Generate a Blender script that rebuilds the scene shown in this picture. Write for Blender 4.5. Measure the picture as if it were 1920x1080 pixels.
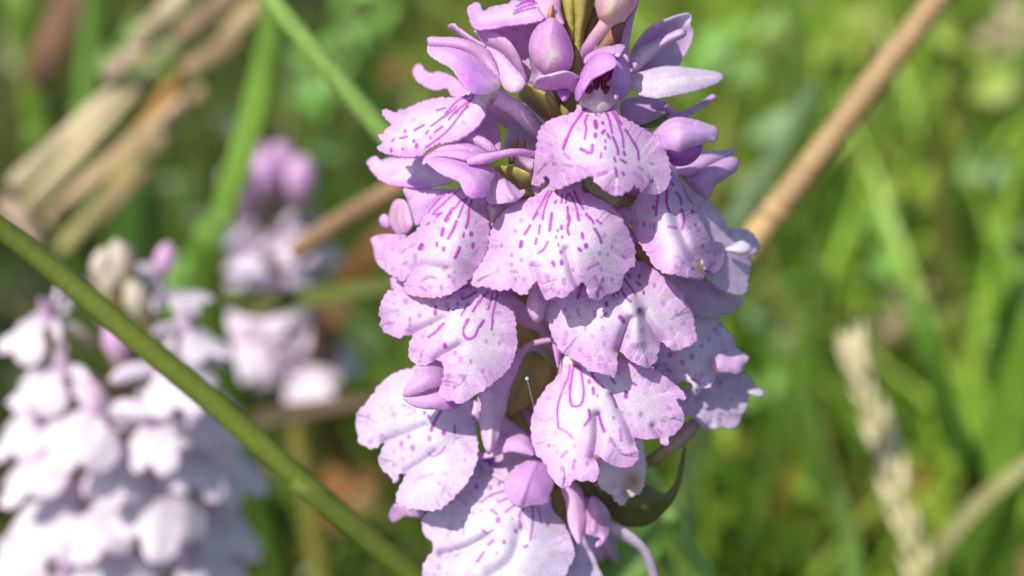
import bpy, math, random
import numpy as np
from mathutils import Vector, Matrix
from mathutils.geometry import delaunay_2d_cdt

random.seed(7); rng = np.random.default_rng(7)
for o in list(bpy.data.objects): bpy.data.objects.remove(o)
sc = bpy.context.scene
COL = sc.collection

# ------------------------------------------------------------------ camera
PITCH = math.radians(28.0)
FOCAL = 50.0
D0 = 0.100                      # the spike stands 10 cm from the lens
CAMZ = 0.30
cam = bpy.data.cameras.new('camera'); camo = bpy.data.objects.new('camera', cam); COL.objects.link(camo)
camo.location = (0, 0, CAMZ); camo.rotation_euler = (math.pi/2 - PITCH, 0, 0)
cam.lens = FOCAL; cam.sensor_width = 36.0; cam.clip_start = 0.002; cam.clip_end = 60
cam.dof.use_dof = True; cam.dof.focus_distance = 0.1018; cam.dof.aperture_fstop = 18.0
sc.camera = camo

# ------------------------------------------------------------------ light
R_ = Vector((1, 0, 0)); F_ = Vector((0, math.cos(PITCH), -math.sin(PITCH))); U_ = Vector((0, math.sin(PITCH), math.cos(PITCH)))
TO_SUN = (-0.44*R_ + 0.50*U_ - 0.75*F_).normalized()
elev = math.asin(TO_SUN.z); azim = math.atan2(TO_SUN.x, TO_SUN.y)
w = bpy.data.worlds.new('World'); sc.world = w; w.use_nodes = True
nt = w.node_tree; nt.nodes.clear()
sky = nt.nodes.new('ShaderNodeTexSky'); sky.sky_type = 'NISHITA'; sky.sun_disc = False
sky.sun_elevation = elev; sky.sun_rotation = azim
bg = nt.nodes.new('ShaderNodeBackground'); bg.inputs[1].default_value = 0.115
wo = nt.nodes.new('ShaderNodeOutputWorld')
nt.links.new(sky.outputs[0], bg.inputs[0]); nt.links.new(bg.outputs[0], wo.inputs[0])
sun = bpy.data.lights.new('sun', 'SUN'); sun.energy = 4.5; sun.angle = math.radians(0.53); sun.color = (1.0, 0.955, 0.88)
suno = bpy.data.objects.new('sun', sun); COL.objects.link(suno)
suno.rotation_euler = TO_SUN.to_track_quat('Z', 'Y').to_euler(); suno.location = (-0.5, -0.3, 1.5)
sc.view_settings.view_transform = 'Standard'; sc.view_settings.look = 'None'
sc.view_settings.exposure = 0.52; sc.view_settings.gamma = 1.0
sc.cycles.use_denoising = True
sc.cycles.max_bounces = 8; sc.cycles.transmission_bounces = 6; sc.cycles.diffuse_bounces = 5

# ------------------------------------------------------------------ helpers
SX = 36.0 / FOCAL / 1920.0          # frame width per metre of depth, per photo pixel
MMPX = SX * D0 * 1000               # mm per pixel at the spike
def at(px, py, d):                  # photo pixel + distance along the view axis -> point
    return Vector((0, 0, CAMZ)) + F_*d + R_*((px-960)*SX*d) + U_*(-(py-540)*SX*d)
LEAN = 0.20
def tspike(py): return LEAN * (540 - py) * MMPX     # the spike leans: its top is nearer, mm
def sp(px, py, t): return at(px, py, D0 - (t + tspike(py)) / 1000.0)

def newobj(name, me, parent=None, mat=None):
    o = bpy.data.objects.new(name, me); COL.objects.link(o)
    if parent is not None: o.parent = parent
    if mat is not None and me is not None:
        me.materials.clear(); me.materials.append(mat)
    return o
def empty(name, loc=(0, 0, 0)):
    o = bpy.data.objects.new(name, None); COL.objects.link(o); o.location = loc; o.empty_display_size = 0.01
    return o
def tag(o, label, cat, group=None, kind=None):
    o['label'] = label; o['category'] = cat
    if group: o['group'] = group
    if kind: o['kind'] = kind
    return o
def mesh_from(verts, faces, cols=None, smooth=True, name='mesh'):
    me = bpy.data.meshes.new(name)
    me.from_pydata([tuple(v) for v in verts], [], faces)
    if cols is not None:
        ca = me.color_attributes.new('col', 'FLOAT_COLOR', 'POINT')
        c = np.ones((len(verts), 4), np.float32); c[:, :3] = cols
        ca.data.foreach_set('color', c.ravel())
    if smooth: me.polygons.foreach_set('use_smooth', [True]*len(me.polygons))
    me.update(); return me

def spline(pts, closed, n_each):
    P = np.array(pts, float); N = len(P); out = []
    rngi = range(N if closed else N-1)
    for i in rngi:
        if closed: p0, p1, p2, p3 = P[i-1], P[i], P[(i+1) % N], P[(i+2) % N]
        else: p0, p1, p2, p3 = P[max(i-1, 0)], P[i], P[i+1], P[min(i+2, N-1)]
        n = n_each if isinstance(n_each, int) else max(1, int(round(np.linalg.norm((p2-p1)[:2]) / n_each)))
        for k in range(n):
            s = k / n
            out.append(0.5*((2*p1) + (-p0+p2)*s + (2*p0-5*p1+4*p2-p3)*s*s + (-p0+3*p1-3*p2+p3)*s**3))
    if not closed: out.append(P[-1])
    return np.array(out)

def tps(ctl):                        # smooth depth field through control points (x, y, t)
    C = np.array(ctl, float); n = len(C)
    X = C[:, :2] / 100.0
    def U(r2): return np.where(r2 > 1e-12, r2*np.log(np.maximum(r2, 1e-12)), 0.0)
    K = U(((X[:, None]-X[None])**2).sum(-1)) + 0.02*np.eye(n)
    P = np.c_[np.ones(n), X]
    A = np.zeros((n+3, n+3)); A[:n, :n] = K; A[:n, n:] = P; A[n:, :n] = P.T
    b = np.r_[C[:, 2], 0, 0, 0]
    s = np.linalg.lstsq(A, b, rcond=None)[0]
    def f(xy):
        Y = xy / 100.0
        return U(((Y[:, None]-X[None])**2).sum(-1)) @ s[:n] + s[n] + Y @ s[n+1:]
    return f

def inside(pts, poly):
    x, y = pts[:, 0], pts[:, 1]; r = np.zeros(len(pts), bool)
    a = poly; b = np.roll(poly, -1, 0)
    for (x1, y1), (x2, y2) in zip(a, b):
        if y1 == y2: continue
        c = ((y1 > y) != (y2 > y)) & (x < (x2-x1)*(y-y1)/(y2-y1)+x1)
        r ^= c
    return r

def fill(poly_pts, step, frill=0.0, seed=0, bstep=None):
    """outline -> dense points + triangles; also distance to the rim and where along the rim"""
    B = spline(poly_pts, True, float(bstep or max(step, 3.0)))
    r = np.random.default_rng(seed)
    if frill:
        n = len(B); a = np.zeros(n); th = np.linspace(0, 2*np.pi, n, endpoint=False)
        for k in range(8):
            f = r.integers(18, 75); a += r.uniform(.3, 1)*np.sin(f*th + r.uniform(0, 6.28))
        T = np.roll(B, -1, 0) - np.roll(B, 1, 0); T /= np.maximum(np.linalg.norm(T, axis=1), 1e-6)[:, None]
        B = B + np.c_[T[:, 1], -T[:, 0]] * (a*frill/2.0)[:, None]
    lo, hi = B.min(0), B.max(0)
    ys = np.arange(lo[1], hi[1], step*0.87); G = []
    for j, y in enumerate(ys):
        xs = np.arange(lo[0] + (step/2 if j % 2 else 0), hi[0], step); G.append(np.c_[xs, np.full(len(xs), y)])
    G = np.concatenate(G) if G else np.zeros((0, 2))
    G = G[inside(G, B)]
    if len(G):
        d = dist_rim(G, B)[0]; G = G[d > step*0.55]
    pts = np.r_[B, G]; nb = len(B)
    vs, es, fs, ov, oe, of = delaunay_2d_cdt([Vector(p) for p in pts], [(i, (i+1) % nb) for i in range(nb)], [list(range(nb))], 1, 1e-5)
    V = np.array([(v[0], v[1]) for v in vs]); faces = [tuple(f) for f in fs]
    d, s = dist_rim(V, B)
    return V, faces, d, s, B
def dist_rim(V, B):
    d = np.empty(len(V)); s = np.empty(len(V)); n = len(B)
    for i in range(0, len(V), 4000):
        q = ((V[i:i+4000, None]-B[None])**2).sum(-1); k = q.argmin(1)
        d[i:i+4000] = np.sqrt(q[np.arange(len(k)), k]); s[i:i+4000] = k / n
    return d, s

def stroke_mask(V, strokes, soft=1.6):
    m = np.zeros(len(V))
    for (wd, pts, amt) in strokes:
        P = np.array(pts, float)
        if len(P) == 1: P = np.r_[P, P + (0.01, 3.0)]
        elif len(P) > 2: P = spline(P, False, 4)
        dm = np.full(len(V), 1e9)
        for a, b in zip(P[:-1], P[1:]):
            ab = b-a; L = max((ab**2).sum(), 1e-6)
            u = np.clip(((V-a) @ ab)/L, 0, 1)
            dm = np.minimum(dm, np.linalg.norm(V - a - u[:, None]*ab, axis=1))
        m = np.maximum(m, amt*np.clip(1 - (dm - wd/2 + soft*0.5)/soft, 0, 1))
    return m

TILE = dict(A=(680, 0), B=(1040, 0), C=(680, 200), D=(1040, 200), E=(680, 400), F=(1040, 400),
            G=(660, 600), H=(1040, 600), I=(660, 800), J=(1000, 800), K=(760, 864), L=(1050, 864))
def marks(tile, text, amt=0.92):      # 'w: x,y x,y ; ...'
    x0, y0 = TILE[tile]; out = []
    for seg in text.split(';'):
        seg = seg.strip()
        if not seg: continue
        wd = 22
        if ':' in seg: a, seg = seg.split(':'); wd = float(a)
        pts = [tuple(float(q) for q in p.split(',')) for p in seg.split()]
        out.append((max(wd/5.0*1.05, 3.4), [(x0+x/5, y0+y/5) for x, y in pts], amt))
    return out
def poly(text): return [tuple(float(q) for q in p.split(',')) for p in text.split()]

def lin(r, g, b):
    f = lambda c: (c/255/12.92) if c/255 <= .04045 else ((c/255+.055)/1.055)**2.4
    return np.array([f(r), f(g), f(b)])

# ------------------------------------------------------------------ materials
def nd(nt, t, **k):
    n = nt.nodes.new(t)
    for a, b in k.items(): setattr(n, a, b)
    return n
def petal_material(name, trans, rough, grain_scale, grain, bump, spec=0.35, sheen=0.0, gam=1.0):
    m = bpy.data.materials.new(name); m.use_nodes = True; t = m.node_tree; t.nodes.clear()
    out = nd(t, 'ShaderNodeOutputMaterial'); mix = nd(t, 'ShaderNodeMixShader'); mix.inputs[0].default_value = trans
    p = nd(t, 'ShaderNodeBsdfPrincipled'); tr = nd(t, 'ShaderNodeBsdfTranslucent')
    at_ = nd(t, 'ShaderNodeAttribute', attribute_name='col'); tc = nd(t, 'ShaderNodeTexCoord')
    n1 = nd(t, 'ShaderNodeTexNoise'); n1.inputs['Scale'].default_value = grain_scale; n1.inputs['Detail'].default_value = 3
    n2 = nd(t, 'ShaderNodeTexNoise'); n2.inputs['Scale'].default_value = grain_scale*0.16; n2.inputs['Detail'].default_value = 4
    r1 = nd(t, 'ShaderNodeMapRange'); r1.inputs[1].default_value = .3; r1.inputs[2].default_value = .7
    r1.inputs[3].default_value = 1-grain; r1.inputs[4].default_value = 1+grain*.6
    r2 = nd(t, 'ShaderNodeMapRange'); r2.inputs[1].default_value = .3; r2.inputs[2].default_value = .7
    r2.inputs[3].default_value = 1-grain*.7; r2.inputs[4].default_value = 1+grain*.5
    mu = nd(t, 'ShaderNodeMath', operation='MULTIPLY'); vm = nd(t, 'ShaderNodeVectorMath', operation='SCALE')
    b = nd(t, 'ShaderNodeBump'); b.inputs['Strength'].default_value = bump; b.inputs['Distance'].default_value = 0.00006
    l = t.links.new
    for n in (n1, n2): l(tc.outputs['Object'], n.inputs['Vector'])
    l(n1.outputs[0], r1.inputs[0]); l(n2.outputs[0], r2.inputs[0]); l(r1.outputs[0], mu.inputs[0]); l(r2.outputs[0], mu.inputs[1])
    l(at_.outputs['Color'], vm.inputs[0]); l(mu.outputs[0], vm.inputs['Scale'])
    gm = nd(t, 'ShaderNodeGamma'); gm.inputs[1].default_value = gam
    l(vm.outputs[0], p.inputs['Base Color']); l(vm.outputs[0], gm.inputs[0]); l(gm.outputs[0], tr.inputs['Color'])
    l(n1.outputs[0], b.inputs['Height']); l(b.outputs[0], p.inputs['Normal'])
    p.inputs['Roughness'].default_value = rough; p.inputs['Specular IOR Level'].default_value = spec
    if sheen:                         # glistening surface cells
        n3 = nd(t, 'ShaderNodeTexVoronoi'); n3.inputs['Scale'].default_value = 5200
        l(tc.outputs['Object'], n3.inputs['Vector'])
        b2 = nd(t, 'ShaderNodeBump'); b2.inputs['Strength'].default_value = 1.0; b2.inputs['Distance'].default_value = 0.00010
        l(n3.outputs['Distance'], b2.inputs['Height'])
        r3 = nd(t, 'ShaderNodeMapRange'); r3.inputs[1].default_value = .48; r3.inputs[2].default_value = .60; r3.inputs[4].default_value = sheen
        l(n2.outputs[0], r3.inputs[0]); l(r3.outputs[0], p.inputs['Coat Weight'])
        p.inputs['Coat Roughness'].default_value = .16; l(b2.outputs[0], p.inputs['Coat Normal'])
    l(p.outputs[0], mix.inputs[1]); l(tr.outputs[0], mix.inputs[2]); l(mix.outputs[0], out.inputs[0])
    return m
M_PETAL = petal_material('petal', 0.46, 0.44, 8500, 0.15, 1.0, 0.4, sheen=.5, gam=1.25)
M_RUSH = petal_material('rush_skin', 0.0, 0.6, 1500, 0.15, 0.2, 0.2)
M_STEM = petal_material('stem_flesh', 0.10, 0.45, 5000, 0.16, 0.35, 0.4)
M_GRASS = petal_material('grass_blade', 0.38, 0.40, 1200, 0.18, 0.1, 0.28)
M_STRAW = petal_material('dry_straw', 0.12, 0.6, 900, 0.22, 0.2, 0.3)

# colours (base colours, linear)
WHITE = np.array([.85, .77, .86]); LILAC = np.array([.76, .46, .78]); PINK = np.array([.78, .46, .74])
PURPLE = np.array([.60, .20, .70]); MARK = np.array([.50, .03, .54]); HOOD = np.array([.74, .42, .77])
CREAM = np.array([.80, .66, .55]); OLIVE = np.array([.30, .25, .06]); GREY = np.array([.74, .60, .78])  # GREY: petal colour with shade mixed in, for the shaded flowers
YELLOW = np.array([.55, .44, .10]); BROWN = np.array([.20, .12, .06]); TANC = np.array([.55, .38, .20])

def piece(name, parent, pts, ctl, mid, edge=None, ew=30, base=None, bxy=None, bw=40, dome=0.0, ruf=0.0, rfreq=9, rw=40,
          step=4.0, frill=0.0, strokes=None, thick=0.16, closed=False, mat=None, seed=0, patches=None, crease=None, blotch=0, place=sp):
    if isinstance(pts, str): pts = poly(pts)
    V, faces, d, s, B = fill(pts, step, frill, seed)
    r = np.random.default_rng(seed+100)
    T = tps(ctl)(V) if len(ctl) >= 3 else np.full(len(V), ctl[0][2] if len(ctl[0]) == 3 else ctl[0])
    dm = max(d.max(), 1e-6)
    if name in ('petal', 'sepal', 'dorsal_sepal') and V[:, 0].mean() < 1180:
        T = T + 1.3*(V[:, 1]-V[:, 1].mean())/100.0; dome = dome*.6     # petals open upwards, towards the light
    T0 = T.copy()
    if dome: q = np.clip(1-(1-d/dm)**2, 0, 1); T = T + dome*(np.sqrt(q) if closed else q)
    if ruf:
        ph = r.uniform(0, 6.28, 3); ruf = ruf*.42; rw = rw*1.25; rfreq = rfreq*.75
        wv = np.sin(2*np.pi*rfreq*s+ph[0]) + .6*np.sin(2*np.pi*(rfreq*1.7)*s+ph[1]) + .4*np.sin(2*np.pi*(rfreq*2.9)*s+ph[2])
        T = T + ruf*wv*np.clip(1-d/rw, 0, 1)**1.4
        # broad folds running down the lip
        T = T + ruf*.35*np.sin(V[:, 0]/23.0+ph[2])*np.clip(d/rw, 0, 1)
    if crease:                        # crease: (points, depth mm, width px)
        for (cp, cd, cw) in crease:
            P = spline(np.array(cp, float), False, 6) if len(cp) > 2 else np.array(cp, float)
            dmn = np.full(len(V), 1e9)
            for a, b in zip(P[:-1], P[1:]):
                ab = b-a; u = np.clip(((V-a) @ ab)/max((ab**2).sum(), 1e-6), 0, 1)
                dmn = np.minimum(dmn, np.linalg.norm(V-a-u[:, None]*ab, axis=1))
            T = T + cd*np.exp(-(dmn/cw)**2)
    # colour
    edge = mid if edge is None else edge
    e = np.exp(-(d/ew)**1.3)[:, None]
    c = mid*(1-e) + edge*e
    nz = 0.5+0.5*np.sin(V[:, 0]/17+r.uniform(0, 6))*np.sin(V[:, 1]/21+r.uniform(0, 6))
    c = c*(1-0.05*nz[:, None]) + edge*0.05*nz[:, None]
    if base is not None:
        bx = np.array(bxy, float); q = np.exp(-(np.linalg.norm(V-bx, axis=1)/bw)**2)[:, None]; c = c*(1-q)+base*q
    if patches:
        for (pxy, rad, pc, amt) in patches:
            q = amt*np.exp(-(np.linalg.norm((V-np.array(pxy, float))/np.array(rad, float), axis=1))**2)[:, None]; c = c*(1-q)+pc*q
    if name != 'lip' and name != 'lip_lobe' and mat is None:
        # fine veins running the length of the petal, and a thin rim highlight painted in pale
        ctr = V.mean(0); ev, evec = np.linalg.eigh(np.cov((V-ctr).T)); ax_ = evec[:, 1]; pr = evec[:, 0]
        cr_ = (V-ctr) @ pr; le = (V-ctr) @ ax_; ha = max(np.abs(cr_).max(), 1)
        vn = np.clip(np.sin(cr_/ha*9+.25*np.sin(le/14)+seed)*2.2-1.2, 0, 1)[:, None]*np.clip(d/8, 0, 1)[:, None]
        c = c*(1-.16*vn)+PURPLE*.16*vn
        q = (.5 if dm > 8 else 0)*np.exp(-(d/min(3.0, dm*.14))**2)[:, None]; c = c*(1-q)+WHITE*q
    st = [(w_*1.12, p_, a_) for (w_, p_, a_) in (strokes or [])]
    if blotch:                        # faint purple flecks towards the rim
        cand = np.where((d > 8) & (d < dm*0.55))[0]
        for i in r.choice(cand, min(blotch, len(cand)), replace=False):
            a = r.uniform(0, 6.28); L = r.uniform(0, 7)
            st.append((r.uniform(4, 8), [tuple(V[i]), tuple(V[i]+(L*math.cos(a)+.01, L*math.sin(a)))], r.uniform(.18, .42)))
    if st:
        m = stroke_mask(V, st)[:, None]; c = c*(1-m) + MARK*m
    pos = [place(x, y, t) for (x, y), t in zip(V, T)]
    if closed:                        # a full body: mirror the swelling behind
        n = len(V); back = [place(x, y, t0-(t-t0)*.9-.02) for (x, y), t, t0 in zip(V, T, T0)]
        me = mesh_from(pos+back, faces+[tuple(i+n for i in f[::-1]) for f in faces], np.r_[c, c], name=name)
    else:
        me = mesh_from(pos, faces, c, name=name)
    o = newobj(name, me, parent, mat or M_PETAL)
    if not closed and thick:
        so = o.modifiers.new('thickness', 'SOLIDIFY'); so.thickness = thick/1000.0; so.offset = 0.0
    return o

def tube_mesh(path, radii, cols, nseg=12, flat=1.0, cap=True, name='tube'):
    P = [Vector(p) for p in path]; n = len(P); verts = []; faces = []; C = []
    up = Vector((0.21, -0.4, 0.9))
    for i in range(n):
        t = (P[min(i+1, n-1)] - P[max(i-1, 0)]).normalized()
        a = t.cross(up); a = a.normalized() if a.length > 1e-6 else t.orthogonal().normalized()
        b = a.cross(t).normalized()
        for k in range(nseg):
            th = 2*math.pi*k/nseg
            verts.append(P[i] + a*(radii[i]*math.cos(th)) + b*(radii[i]*flat*math.sin(th))); C.append(cols[i])
    for i in range(n-1):
        for k in range(nseg):
            k2 = (k+1) % nseg
            faces.append((i*nseg+k, i*nseg+k2, (i+1)*nseg+k2, (i+1)*nseg+k))
    if cap:
        faces.append(tuple(range(nseg))[::-1]); faces.append(tuple((n-1)*nseg+k for k in range(nseg)))
    return mesh_from(verts, faces, np.array(C), name=name)
def grow(pts, n=8):                  # smooth 3-D path
    return [Vector(p) for p in spline(np.array([tuple(p) for p in pts]), False, n)]
def tube(name, parent, pts, r, cols, mat=None, n=6, nseg=12, flat=1.0):
    path = grow(pts, n); m = len(path)
    u = np.linspace(0, 1, m)
    r = np.atleast_1d(r); c = np.atleast_2d(cols)
    rr = np.interp(u, np.linspace(0, 1, len(r)), r)
    cc = np.stack([np.interp(u, np.linspace(0, 1, len(c)), c[:, k]) for k in range(3)], 1)
    return newobj(name, tube_mesh(path, rr, cc, nseg, flat, name=name), parent, mat or M_STEM)


# ------------------------------------------------------------------ the ground
GND = bpy.data.materials.new('soil'); GND.use_nodes = True
t = GND.node_tree; p = t.nodes['Principled BSDF']
tc = nd(t, 'ShaderNodeTexCoord'); n1 = nd(t, 'ShaderNodeTexNoise'); n1.inputs['Scale'].default_value = 35; n1.inputs['Detail'].default_value = 8
cr = nd(t, 'ShaderNodeValToRGB'); cr.color_ramp.elements[0].color = (.010, .012, .004, 1); cr.color_ramp.elements[1].color = (.03, .04, .010, 1)
cr.color_ramp.elements[0].position = .35; cr.color_ramp.elements[1].position = .7
t.links.new(tc.outputs['Object'], n1.inputs[0]); t.links.new(n1.outputs[0], cr.inputs[0]); t.links.new(cr.outputs[0], p.inputs['Base Color'])
p.inputs['Roughness'].default_value = .9
gv = []; gf = []; NG = 60
for j in range(NG+1):
    for i in range(NG+1):
        x = (i/NG-.5)*12; y = -2 + j/NG*14
        gv.append((x, y, 0.006*math.sin(x*3.1)*math.cos(y*2.3) - .004))
for j in range(NG):
    for i in range(NG):
        a = j*(NG+1)+i; gf.append((a, a+1, a+NG+2, a+NG+1))
g = newobj('ground', mesh_from(gv, gf, None), None, GND); g['kind'] = 'structure'

# ------------------------------------------------------------------ the lilac orchid
def axis_px(py): return 1082 - (py/1080.0)*38
def axpt(py, t=-12.5): return sp(axis_px(py), py, t)
top = axpt(-190); bot = axpt(1250)
base_xy = Vector((bot.x + .004, bot.y + .012, 0))
ORCH = empty('orchid', base_xy)
tag(ORCH, 'lilac orchid spike with sharp purple dashes and loops on frilled lips', 'orchid')
bpy.context.view_layer.update()
INV = ORCH.matrix_world.inverted()
def fix(o):                          # parts are modelled in world space
    o.matrix_parent_inverse = INV
    return o
def osp(px, py, t): return sp(px, py, t) - base_xy
spath = [base_xy + Vector((0, 0, -.004)), base_xy + Vector((.0, -.004, .08)), base_xy.lerp(bot, .75) + Vector((0, 0, .0)), bot] + \
        [axpt(y) for y in (1100, 900, 700, 500, 300, 100, -60, -190)]
spath = [q - base_xy for q in spath]
tube('stem', ORCH, spath, [.0026, .0024, .0022, .002, .0019, .0017, .0015, .0013, .0012, .001, .0006], [OLIVE*np.array([0.81, 0.90, 0.76])]*4 + [OLIVE]*4 + [YELLOW]*2, n=8, nseg=16)

def flower(throat, ay, tt=-6.0, cols=None, r=(.0006, .0008, .0007), ta=-12.0, via=None):
    a = osp(axis_px(ay), ay, ta); b = osp(*throat, tt)
    m = a.lerp(b, .5) + Vector((0, 0, .0008)) if via is None else osp(*via)
    return tube('flower', ORCH, [a, m, b], list(r), cols if cols is not None else [OLIVE, PINK*.8, PINK], n=8, nseg=14)
def bract(pts, ctl, mid, edge=None, **k):
    k.setdefault('dome', 0.6); k.setdefault('step', 5)
    return piece('bract', ORCH, pts, ctl, mid, edge, mat=M_STEM, place=osp, **k)
def P(name, par, pts, ctl, mid, edge=None, **k): return piece(name, par, pts, ctl, mid, edge, place=osp, **k)

LIPK = dict(step=2.3, frill=1.2, thick=.18, ew=38)
# --- flower with the open hood at the top
f1 = flower((1118, 190), 330, -5.5)
P('lip', f1, '1086,192 1081,206 1070,214 1051,219 1036,224 1020,234 1011,248 1008,268 1005,286 1003,300 998,320 992,340 993,353 1000,360 1011,352 1018,344 1022,331 1030,333 1032,345 1040,355 1055,352 1074,344 1090,338 1106,330 1112,330 1114,340 1128,352 1140,362 1155,368 1169,364 1182,357 1188,348 1193,351 1204,361 1225,366 1240,362 1251,351 1257,335 1256,315 1252,296 1246,275 1231,259 1210,245 1190,233 1170,222 1157,214 1150,205 1147,195 1118,186',
  [(1118, 190, -5.2), (1120, 250, -1.2), (1122, 330, 0.6), (1030, 250, -4.2), (1010, 300, -5.0), (1000, 350, -5.4), (1230, 275, -3.6), (1240, 350, -2.4), (1060, 345, -1.6), (1060, 290, -1.6), (1160, 365, .3), (1080, 215, -3.8), (1160, 218, -3.8)],
  WHITE, LILAC, ruf=.42, rfreq=8, rw=46, seed=1, base=CREAM*1.05, bxy=(1118, 192), bw=24, blotch=26, **LIPK, patches=[((1030, 310), (34, 60), LILAC, .75)],
  strokes=marks('D', '22:300,5 230,110 160,215 120,320 90,400; 18:310,90 285,150 300,215 285,310; 18:335,20 370,40 388,90; 36:380,150 390,205; 28:380,265 382,290; 26:445,160 455,170; 26:445,255 465,230; 20:420,50 435,70; 28:250,400 300,425; 28:310,435 350,430 355,370; 16:432,440 430,480; 20:470,385; 16:472,325; 20:475,55 510,130 535,255; 18:490,45 540,60 590,160 630,290 640,390; 22:540,290 580,390 590,450; 16:535,10 590,110 620,170; 22:640,425 650,460; 20:655,220 720,320 770,410 780,500; 18:550,480 565,520; 20:610,500 660,530; 24:565,580 580,660; 24:630,620 640,640; 22:490,265 510,300')
  + marks('D', '44:415,635 475,620; 20:780,570 820,600; 24:890,530 920,545; 24:870,650 900,710; 20:790,660 820,710; 22:590,750 610,770; 20:100,440 150,490; 16:80,540 180,560; 20:225,550 260,575; 20:745,620', .5) + marks('C', '22:1890,390 1905,330 1930,290; 22:1800,530; 20:1790,460', .6))
P('petal', f1, '1081,189 1079,170 1087,147 1097,124 1110,108 1127,100 1145,102 1155,114 1154,125 1139,134 1121,143 1107,152 1098,166 1091,180 1085,190', [(1081, 189, -4), (1100, 130, -4.2), (1140, 110, -2.2), (1150, 125, -1.6), (1120, 140, -1.8), (1095, 165, -2.6)], np.array([0.82, 0.50, 0.89]), PURPLE*1.1, ew=8, dome=.8, step=3, seed=2)
P('petal', f1, '1148,100 1162,103 1172,114 1178,130 1182,148 1181,166 1173,181 1160,189 1153,186 1152,179 1159,165 1152,158 1148,148 1149,136 1155,125 1155,111', [(1150, 105, -2.6), (1178, 130, -4.6), (1160, 186, -3.8), (1150, 150, -3.4), (1180, 165, -5.2)], np.array([0.82, 0.54, 0.89]), PURPLE*1.1, ew=6, dome=.7, step=3, seed=3, patches=[((1163, 180), (14, 16), PURPLE, .8)])
P('dorsal_sepal', f1, '1096,119 1098,107 1110,96 1132,89 1150,87 1160,84 1172,87 1167,97 1160,106 1140,104 1120,108 1104,118', [(1098, 112, -6), (1135, 95, -4.6), (1170, 88, -4.4), (1150, 104, -3.4)], LILAC*1.05, LILAC, dome=.4, step=3, seed=4)
col1 = P('column', f1, '1096,176 1102,156 1116,146 1140,136 1150,140 1149,165 1148,197 1132,208 1118,210 1100,202 1088,195', [(1118, 150, -4.6), (1118, 200, -3.7), (1090, 190, -4.4), (1148, 190, -4.4)], np.array([.90, .76, .80]), dome=.6, step=3, seed=5)
for k, q in enumerate(('1113,146 1122,141 1123,150 1120,167 1116,166 1114,156', '1128,143 1138,136 1150,131 1149,142 1137,153 1133,169 1129,168 1128,154', '1100,173 1100,164 1106,160 1110,164 1108,173', '1132,174 1135,165 1141,161 1141,167 1136,175')):
    P('anther_lobe', col1, q, [(1120, 150, -3.75), (1120, 170, -3.75), (1100, 168, -4.0), (1142, 165, -4.0)], np.array([0.30, 0.02, 0.07]), dome=.35, step=2.5, seed=6+k)
tube('spur', f1, [osp(1006, 292, -6), osp(980, 286, -4.4), osp(956, 286, -3.6), osp(930, 292, -3.2), osp(904, 298, -2.8), osp(876, 304, -2.6)], [.00028, .00028, .00027, .0003, .0004, .0002], [PINK, LILAC*1.1], mat=M_PETAL, n=6)

# --- flower on the upper left, hood in profile
f2 = flower((928, 182), 330, -6.0, cols=[OLIVE, PINK, PINK*1.02], r=(.0007, .00065, .0006), via=(985, 220, -7.2))
P('lip', f2, '925,177 890,176 870,181 850,184 826,184 800,189 786,194 770,201 758,207 748,206 744,213 728,207 717,208 720,219 734,235 723,244 720,252 710,253 713,262 718,270 707,278 720,287 746,293 768,295 792,292 802,282 824,270 854,264 878,252 896,237 910,216 911,202 920,185',
  [(920, 180, -5.6), (800, 190, -9.6), (720, 212, -9.8), (712, 270, -6.6), (770, 293, -4.6), (850, 262, -4.2), (905, 215, -5.2), (820, 235, -6.2), (740, 240, -7.6)], WHITE, LILAC, ruf=.3, rfreq=7, rw=24, seed=11, base=CREAM, bxy=(922, 180), bw=18, blotch=14, step=2.3, frill=1.2, thick=.18, ew=20,
  patches=[((800, 290), (60, 9), PURPLE*1.2, .6), ((905, 225), (18, 24), LILAC, .8)],
  strokes=marks('C', '16:1000,5 930,70 840,190 750,280 600,390; 16:890,5 800,80 740,120 650,190; 14:940,5 880,50 810,130; 18:580,180 490,230; 18:750,195 680,250; 18:620,235 600,260; 15:780,20 700,45; 18:640,290; 18:420,290 350,305; 26:485,325; 34:510,370; 24:270,410; 18:300,310 280,330; 18:400,230; 18:380,400') + marks('A', '14:1045,920 980,1000 920,1078; 14:1000,910 900,950 780,1075; 14:1050,900 960,915; 16:1040,925 940,1000 880,1070'))
P('petal', f2, '802,96 804,84 815,81 840,80 865,87 890,101 910,121 926,140 938,152 938,161 925,174 906,178 888,176 872,164 857,144 846,129 826,118 808,106', [(802, 95, -4.6), (860, 120, -3.6), (935, 158, -4.6), (888, 176, -2.6), (860, 88, -5.0), (910, 120, -5.0)], np.array([0.82, 0.56, 0.90]), LILAC, ew=16, dome=1.12, step=3, seed=12, patches=[((872, 160), (30, 34), np.array([0.62, 0.18, 0.74]), .9), ((850, 130), (30, 14), PURPLE*1.2, .4), ((930, 160), (14, 14), CREAM, .7)])
P('dorsal_sepal', f2, '802,77 806,70 830,71 850,71 876,76 900,86 918,98 930,122 938,150 921,134 900,113 870,94 835,87 808,86', [(804, 78, -5), (870, 82, -4.8), (938, 148, -5.2), (915, 105, -5.4)], np.array([0.80, 0.54, 0.82]), PINK, dome=.6, step=3.5, seed=13)
P('sepal', f2, '904,87 925,92 946,105 966,128 982,146 984,158 975,171 960,174 948,167 939,152 935,130 921,107', [(906, 90, -5.4), (950, 120, -4.8), (980, 160, -3.8), (945, 160, -4.4)], np.array([0.86, 0.71, 0.89]), LILAC, ew=12, dome=0.75, step=3.5, seed=14)
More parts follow.
